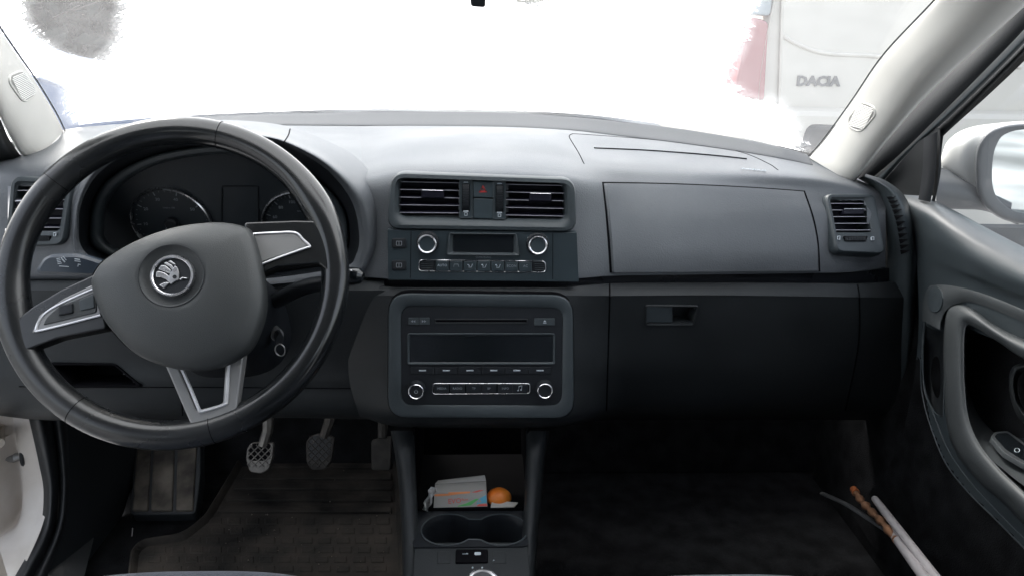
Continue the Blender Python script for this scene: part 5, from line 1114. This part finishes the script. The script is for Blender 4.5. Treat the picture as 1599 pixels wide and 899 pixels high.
obj('mirror_surround', *br, mat('mirror_plastic', (.07, .075, .08), .5, bump=.3, scale=500), wm, sharp=70)
mg = cat([W((x, y, 1.168)) for x, y in c3], 60, True); mgc = mg.mean(0)
obj('mirror_glass', list(mg)+[mgc], [(i, (i+1) % 60, 60) for i in range(60)], MIR, wm, smooth=False)
ft_ = net([my([(1466, 262), (1500, 272), (1540, 292), (1580, 310)], 1.20), my([(1464, 285), (1500, 288), (1540, 300), (1580, 318)], 1.165), my([(1462, 310), (1500, 312), (1540, 322), (1580, 332)], 1.16), my([(1464, 326), (1500, 327), (1540, 330), (1590, 352)], 1.19), my([(1466, 300), (1500, 300), (1540, 310), (1590, 330)], 1.24), my([(1466, 262), (1500, 270), (1540, 290), (1580, 308)], 1.22)], 24, 40)
obj('mirror_foot', *ft_, MATS['mirror_plastic'], wm, sharp=70)
# ================================================================== SEATS
def seat(name, label, xc, yf_, zt, hw2):
    t = thing(name, (xc, .4, ft), label, 'car seat', 'front seats')
    rows = []
    for dy, z, s in ((0.02, zt-.16, .92), (.0, zt-.10, .96), (.0, zt-.045, .97), (-.02, zt-.012, .95), (-.06, zt, .93), (-.2, zt-.012, .92), (-.6, zt-.03, .92), (-.95, zt-.03, .92)):
        r = []
        for u in np.linspace(-1, 1, 11):
            r.append(np.array([xc+u*hw2*s, yf_+dy-.10*abs(u)**3.2, z-.06*max(0, abs(u)-.72)/.28+.018*math.exp(-((abs(u)-.8)/.12)**2)]))
        rows.append(r)
    obj('seat_cushion', *net(rows, 60, 60, world=True), FAB, t, sharp=80)
    mb = MB(); box(mb, (xc-hw2*.8, -.2, ft+.02), (xc+hw2*.8, yf_-.08, zt-.12)); mb.obj('seat_base', LOW, t)
    rows = []
    for z, Y_, s_ in ((.56, .16, .9), (.62, .17, .95), (.8, .12, 1), (1.0, .06, .98), (1.12, .02, .85), (1.17, -.02, .75), (1.14, -.10, .75), (1.0, -.10, .9), (.6, .02, .9)):
        rows.append([np.array([xc+u*hw2*s_*.9, Y_-.40+.05*abs(u)**3, z]) for u in np.linspace(-1, 1, 7)])
    obj('backrest', *net(rows, 30, 50, world=True), FAB, t, sharp=80)
    return t
seat('driver_seat', 'blue-grey fabric driver seat cushion edge at bottom left', -.335, .751, .607, .25)
seat('passenger_seat', 'blue-grey fabric passenger seat cushion edge at the bottom right', .285, .736, .607, .25)
# ================================================================== THINGS IN THE RIGHT FOOTWELL
t = thing('umbrella', PZ(1400, 850, .5), 'white rolled shaft with red print leaning in the right footwell', 'umbrella')
a_, b_ = PX(1366, 778, .60), PX(1480, 925, .52)
tube([a_*(1-k)+b_*k for k in np.linspace(0, 1, 14)], [.005, .0055]+[.0058]*12, 14).obj('white_shaft', WHT, t)
a2, b2 = PX(1398, 830, .578), PX(1470, 930, .51)
tube([a2*(1-k)+b2*k+np.array([-.004, 0, 0]) for k in np.linspace(0, 1, 10)], .0068, 12).obj('outer_sleeve', WHT, t)
tube([PX(1395, 838, .572), PX(1412, 862, .556)], .003, 8).obj('red_print', CRE, t)
t = thing('wooden_stick', PX(1332, 765, .6), 'short knobbly brown stick with rusty tip beside the white shaft', 'stick')
pts = cat([PX(1334, 765, .60), PX(1345, 781, .595), PX(1360, 797, .59), (PX(1378, 815, .58)), PX(1400, 842, .56)], 30)
tube(pts, [.0052+.0016*math.sin(i*1.3)+.0008*math.sin(i*3.1) for i in range(30)], 12).obj('stick_shaft', BRN, t)
tube([PX(1333, 763, .60), PX(1337, 769, .598)], .006, 12).obj('stick_tip', mat('rusty_tip', (.3, .09, .03), .6), t)
t = tube(cat([PX(1285, 770, .585), PX(1320, 786, .59), PX(1355, 808, .595), PX(1385, 828, .60)], 24), .006, 10, flat=.5); tag(t.obj('strap', mat('dull_strap', (.05, .052, .055), .7)), 'dull grey strap crossing the dark footwell behind the stick', 'strap')
# ================================================================== OUTSIDE
g = net([[np.array([x, y, 0.]) for x in (-90, -30, 0, 30, 90)] for y in (-60, -10, 10, 40, 160)], 10, 10, world=True)
o = obj('ground', *g, GRD); o['kind'] = 'structure'
# van, rear view, 3.8 m ahead to the right
VY = 4.4
vn = thing('parked_van', P(1420, 330, VY), 'white van parked ahead, rear doors and red tail light seen through the right windscreen side', 'van')
def vp_(x, y, Y=VY): return P(x, y, Y)
def vbox(xa, xb, ya, yb, m, name, y0=VY, dep=.04, par=vn, rr=.02):
    a = P(xa, ya, VY); b = P(xb, yb, VY); pl = Pl((0, y0, 1), (1, 0, 0), (0, 0, 1)); c = [np.array((a[0], b[2]-1)), np.array((b[0], b[2]-1)), np.array((b[0], a[2]-1)), np.array((a[0], a[2]-1))]
    return slab(pl, c, rr, -dep, 0, .01).obj(name, m, par)
vx0 = P(1188, 100, VY)[0]; vx1 = vx0+1.95
def bodyrow(Y, ins, top): return [np.array(p) for p in ((vx0+ins, Y, .42), (vx0+ins*.6, Y, .75), (vx0+ins*.6, Y, 1.15), (vx0+.06+ins, Y, 1.65), (vx0+.16+ins, Y, top), ((vx0+vx1)/2, Y, top+.06), (vx1-.16-ins, Y, top), (vx1-.06-ins, Y, 1.65), (vx1-ins*.6, Y, 1.15), (vx1-ins*.6, Y, .75), (vx1-ins, Y, .42))]
rws = [bodyrow(VY+.01, .04, 1.92), bodyrow(VY+.03, .01, 1.96), bodyrow(VY+.2, 0, 1.98), bodyrow(VY+2.5, 0, 1.98), bodyrow(VY+3.8, .05, 1.5)]
v_, f_ = net(rws, 60, 30, world=True); nb = MB(); nb.add(v_, f_); nb.add([v_[i] for i in range(60)], [tuple(range(60))]); vb = nb.obj('van_body', VAN, vn, sharp=40)
vpl = Pl((0, VY, 1), (1, 0, 0), (0, 0, 1)); 
def vq(l): return [vpl.uv(*p) for p in l]
dl = rings(vpl, [(rpoly(vq([(1207, 420), (1508, 425), (1506, -190), (1225, -190)]), .05), 0), (rpoly(vq([(1207, 420), (1508, 425), (1506, -190), (1225, -190)]), .05), .012), (rpoly(vq([(1207, 420), (1508, 425), (1506, -190), (1225, -190)]), .05, .012), .02)], True).obj('rear_door', VAN, vn)
rings(vpl, [(rpoly(vq([(1513, 425), (1640, 430), (1630, -190), (1511, -190)]), .05), 0), (rpoly(vq([(1513, 425), (1640, 430), (1630, -190), (1511, -190)]), .05), .012), (rpoly(vq([(1513, 425), (1640, 430), (1630, -190), (1511, -190)]), .05, .012), .02)], True).obj('rear_door', VAN, vn)
# raised swage line across the doors
tube([vpl.pt(p, .018) for p in cat(vq([(1222, 58), (1240, 68), (1270, 80), (1300, 85), (1350, 87), (1400, 92), (1480, 98), (1590, 105)]), 50)], .016, 10, flat=.8).obj('swage_line', VAN, vn)
text('DACIA', vpl, (1275, 127.5), .074, VLT, vn, w=.022, name='van_lettering', sx=1.12, ext=.006, bold=.0035, rot=rad(0))
slab(vpl, vq([(1143, 148), (1192, 158), (1199, 34), (1172, 26), (1160, 60)]), .03, -.15, .025, .015).obj('tail_light', TLR, vn)
slab(vpl, vq([(1160, 22), (1202, 26), (1210, -60), (1178, -60)]), .03, -.1, .02, .01).obj('rear_lamp_upper', mat('grey_lamp', (.3, .34, .36), .3), vn)
slab(vpl, vq([(1150, 360), (1720, 375), (1720, 176), (1150, 166)]), .05, -.1, .10, .04).obj('rear_bumper', VAN, vn)
slab(vpl, vq([(1230, 250), (1420, 255), (1400, 196), (1250, 190)]), .05, 0, .125, .03).obj('number_plate_recess', VDK, vn)
slab(vpl, vq([(1150, 420), (1720, 425), (1720, 344), (1150, 336)]), .04, -.1, .11, .03).obj('bumper_skirt', VDK, vn)
slab(vpl, vq([(1425, 320), (1427, 320), (1432, 106), (1430, 106)]), .002, 0, .105, .001).obj('panel_gap', VDK, vn)
for x in (vx0+.15, vx1-.15):
    wpn = Pl((x, VY+.8, .32), (0, 1, 0), (0, 0, 1)); lathe(wpn, (0, 0), [(.32, -.1), (.32, .08), (.28, .1), (.2, .09)], 40).obj('wheel', RUB, vn)
# blue car far left
bx0 = P(118, 150, 6.0)[0]
bc_ = thing('blue_car', (bx0-2, 6.6, 0), 'blue car parked crossways ahead at the left, seen past the left pillar', 'car')
prof = [(0, .35), (.02, .62), (.15, .82), (.9, .98), (1.5, 1.38), (2.6, 1.42), (3.4, 1.02), (4.1, .9), (4.2, .35)]
rws = [[np.array([bx0-y, 6.0+dx, .3+(z-.3)*sc_]) for y, z in prof] for dx, sc_ in ((0, .86), (.05, .97), (.8, 1.03), (1.55, .97), (1.6, .86))]
v_, f_ = net(rws, 40, 16, world=True); nb = MB(); nb.add(v_, f_); nb.add([v_[i] for i in range(40)], [tuple(range(40))]); nb.obj('body', BLU, bc_)
for wx_ in (.8, 3.3): tube([(bx0-wx_, 5.98, .32), (bx0-wx_, 7.62, .32)], .31, 24, up=(0, 0, 1)).obj('wheel', RUB, bc_)
# trees ahead left
for k in range(8):
    tx, ty = (-9.5+k*1.15+random.uniform(-.3, .3), 12+random.uniform(-1, 2)) if k < 7 else (.9, 12.5); h = random.uniform(5, 7.5)
    places = ['leftmost', 'second from left', 'third from left', 'middle', 'third from right', 'second from right', 'rightmost']
    tr = thing('tree', (tx, ty, 0), 'grey-green wintry tree beyond the frosted windscreen, %s of its row' % places[k] if k < 7 else 'lone wintry tree hidden behind the frost beside the rear view mirror foot', 'tree', 'trees beyond the windscreen')
    pth = [np.array([tx+.1*math.sin(i), ty, h*.9*i/8]) for i in range(9)]
    mb = tube(pth, list(np.linspace(.16, .03, 9)), 8)
    for i in range(26):
        z = random.uniform(.12, .9)*h; a = random.uniform(0, 6.28); L = (1-z/h)*1.7+.4; tube([np.array([tx, ty, z]), np.array([tx+math.cos(a)*L, ty+math.sin(a)*L, z+.3*L])], [.03, .008], 5, mb=mb)
    mb.obj('trunk', BARK, tr)
    n = 4200; z = rng.uniform(.08, 1.0, n)*h; rr = (1.05-z/h)*1.7+.15; a = rng.uniform(0, 6.283, n); q = rr*np.sqrt(rng.uniform(.05, 1, n))
    c = np.stack([tx+q*np.cos(a), ty+q*np.sin(a), z], 1); vs = []; fs = []
    for i in range(n):
        d1 = rng.normal(size=3); d1 /= np.linalg.norm(d1); d2 = np.cross(d1, rng.normal(size=3)); d2 /= np.linalg.norm(d2); s = rng.uniform(.07, .22)
        k0 = len(vs); vs += [c[i]+d1*s, c[i]+d2*s*.5, c[i]-d1*s, c[i]-d2*s*.5]; fs.append((k0, k0+1, k0+2, k0+3))
    obj('crown', vs, fs, LEAF, tr, smooth=False)
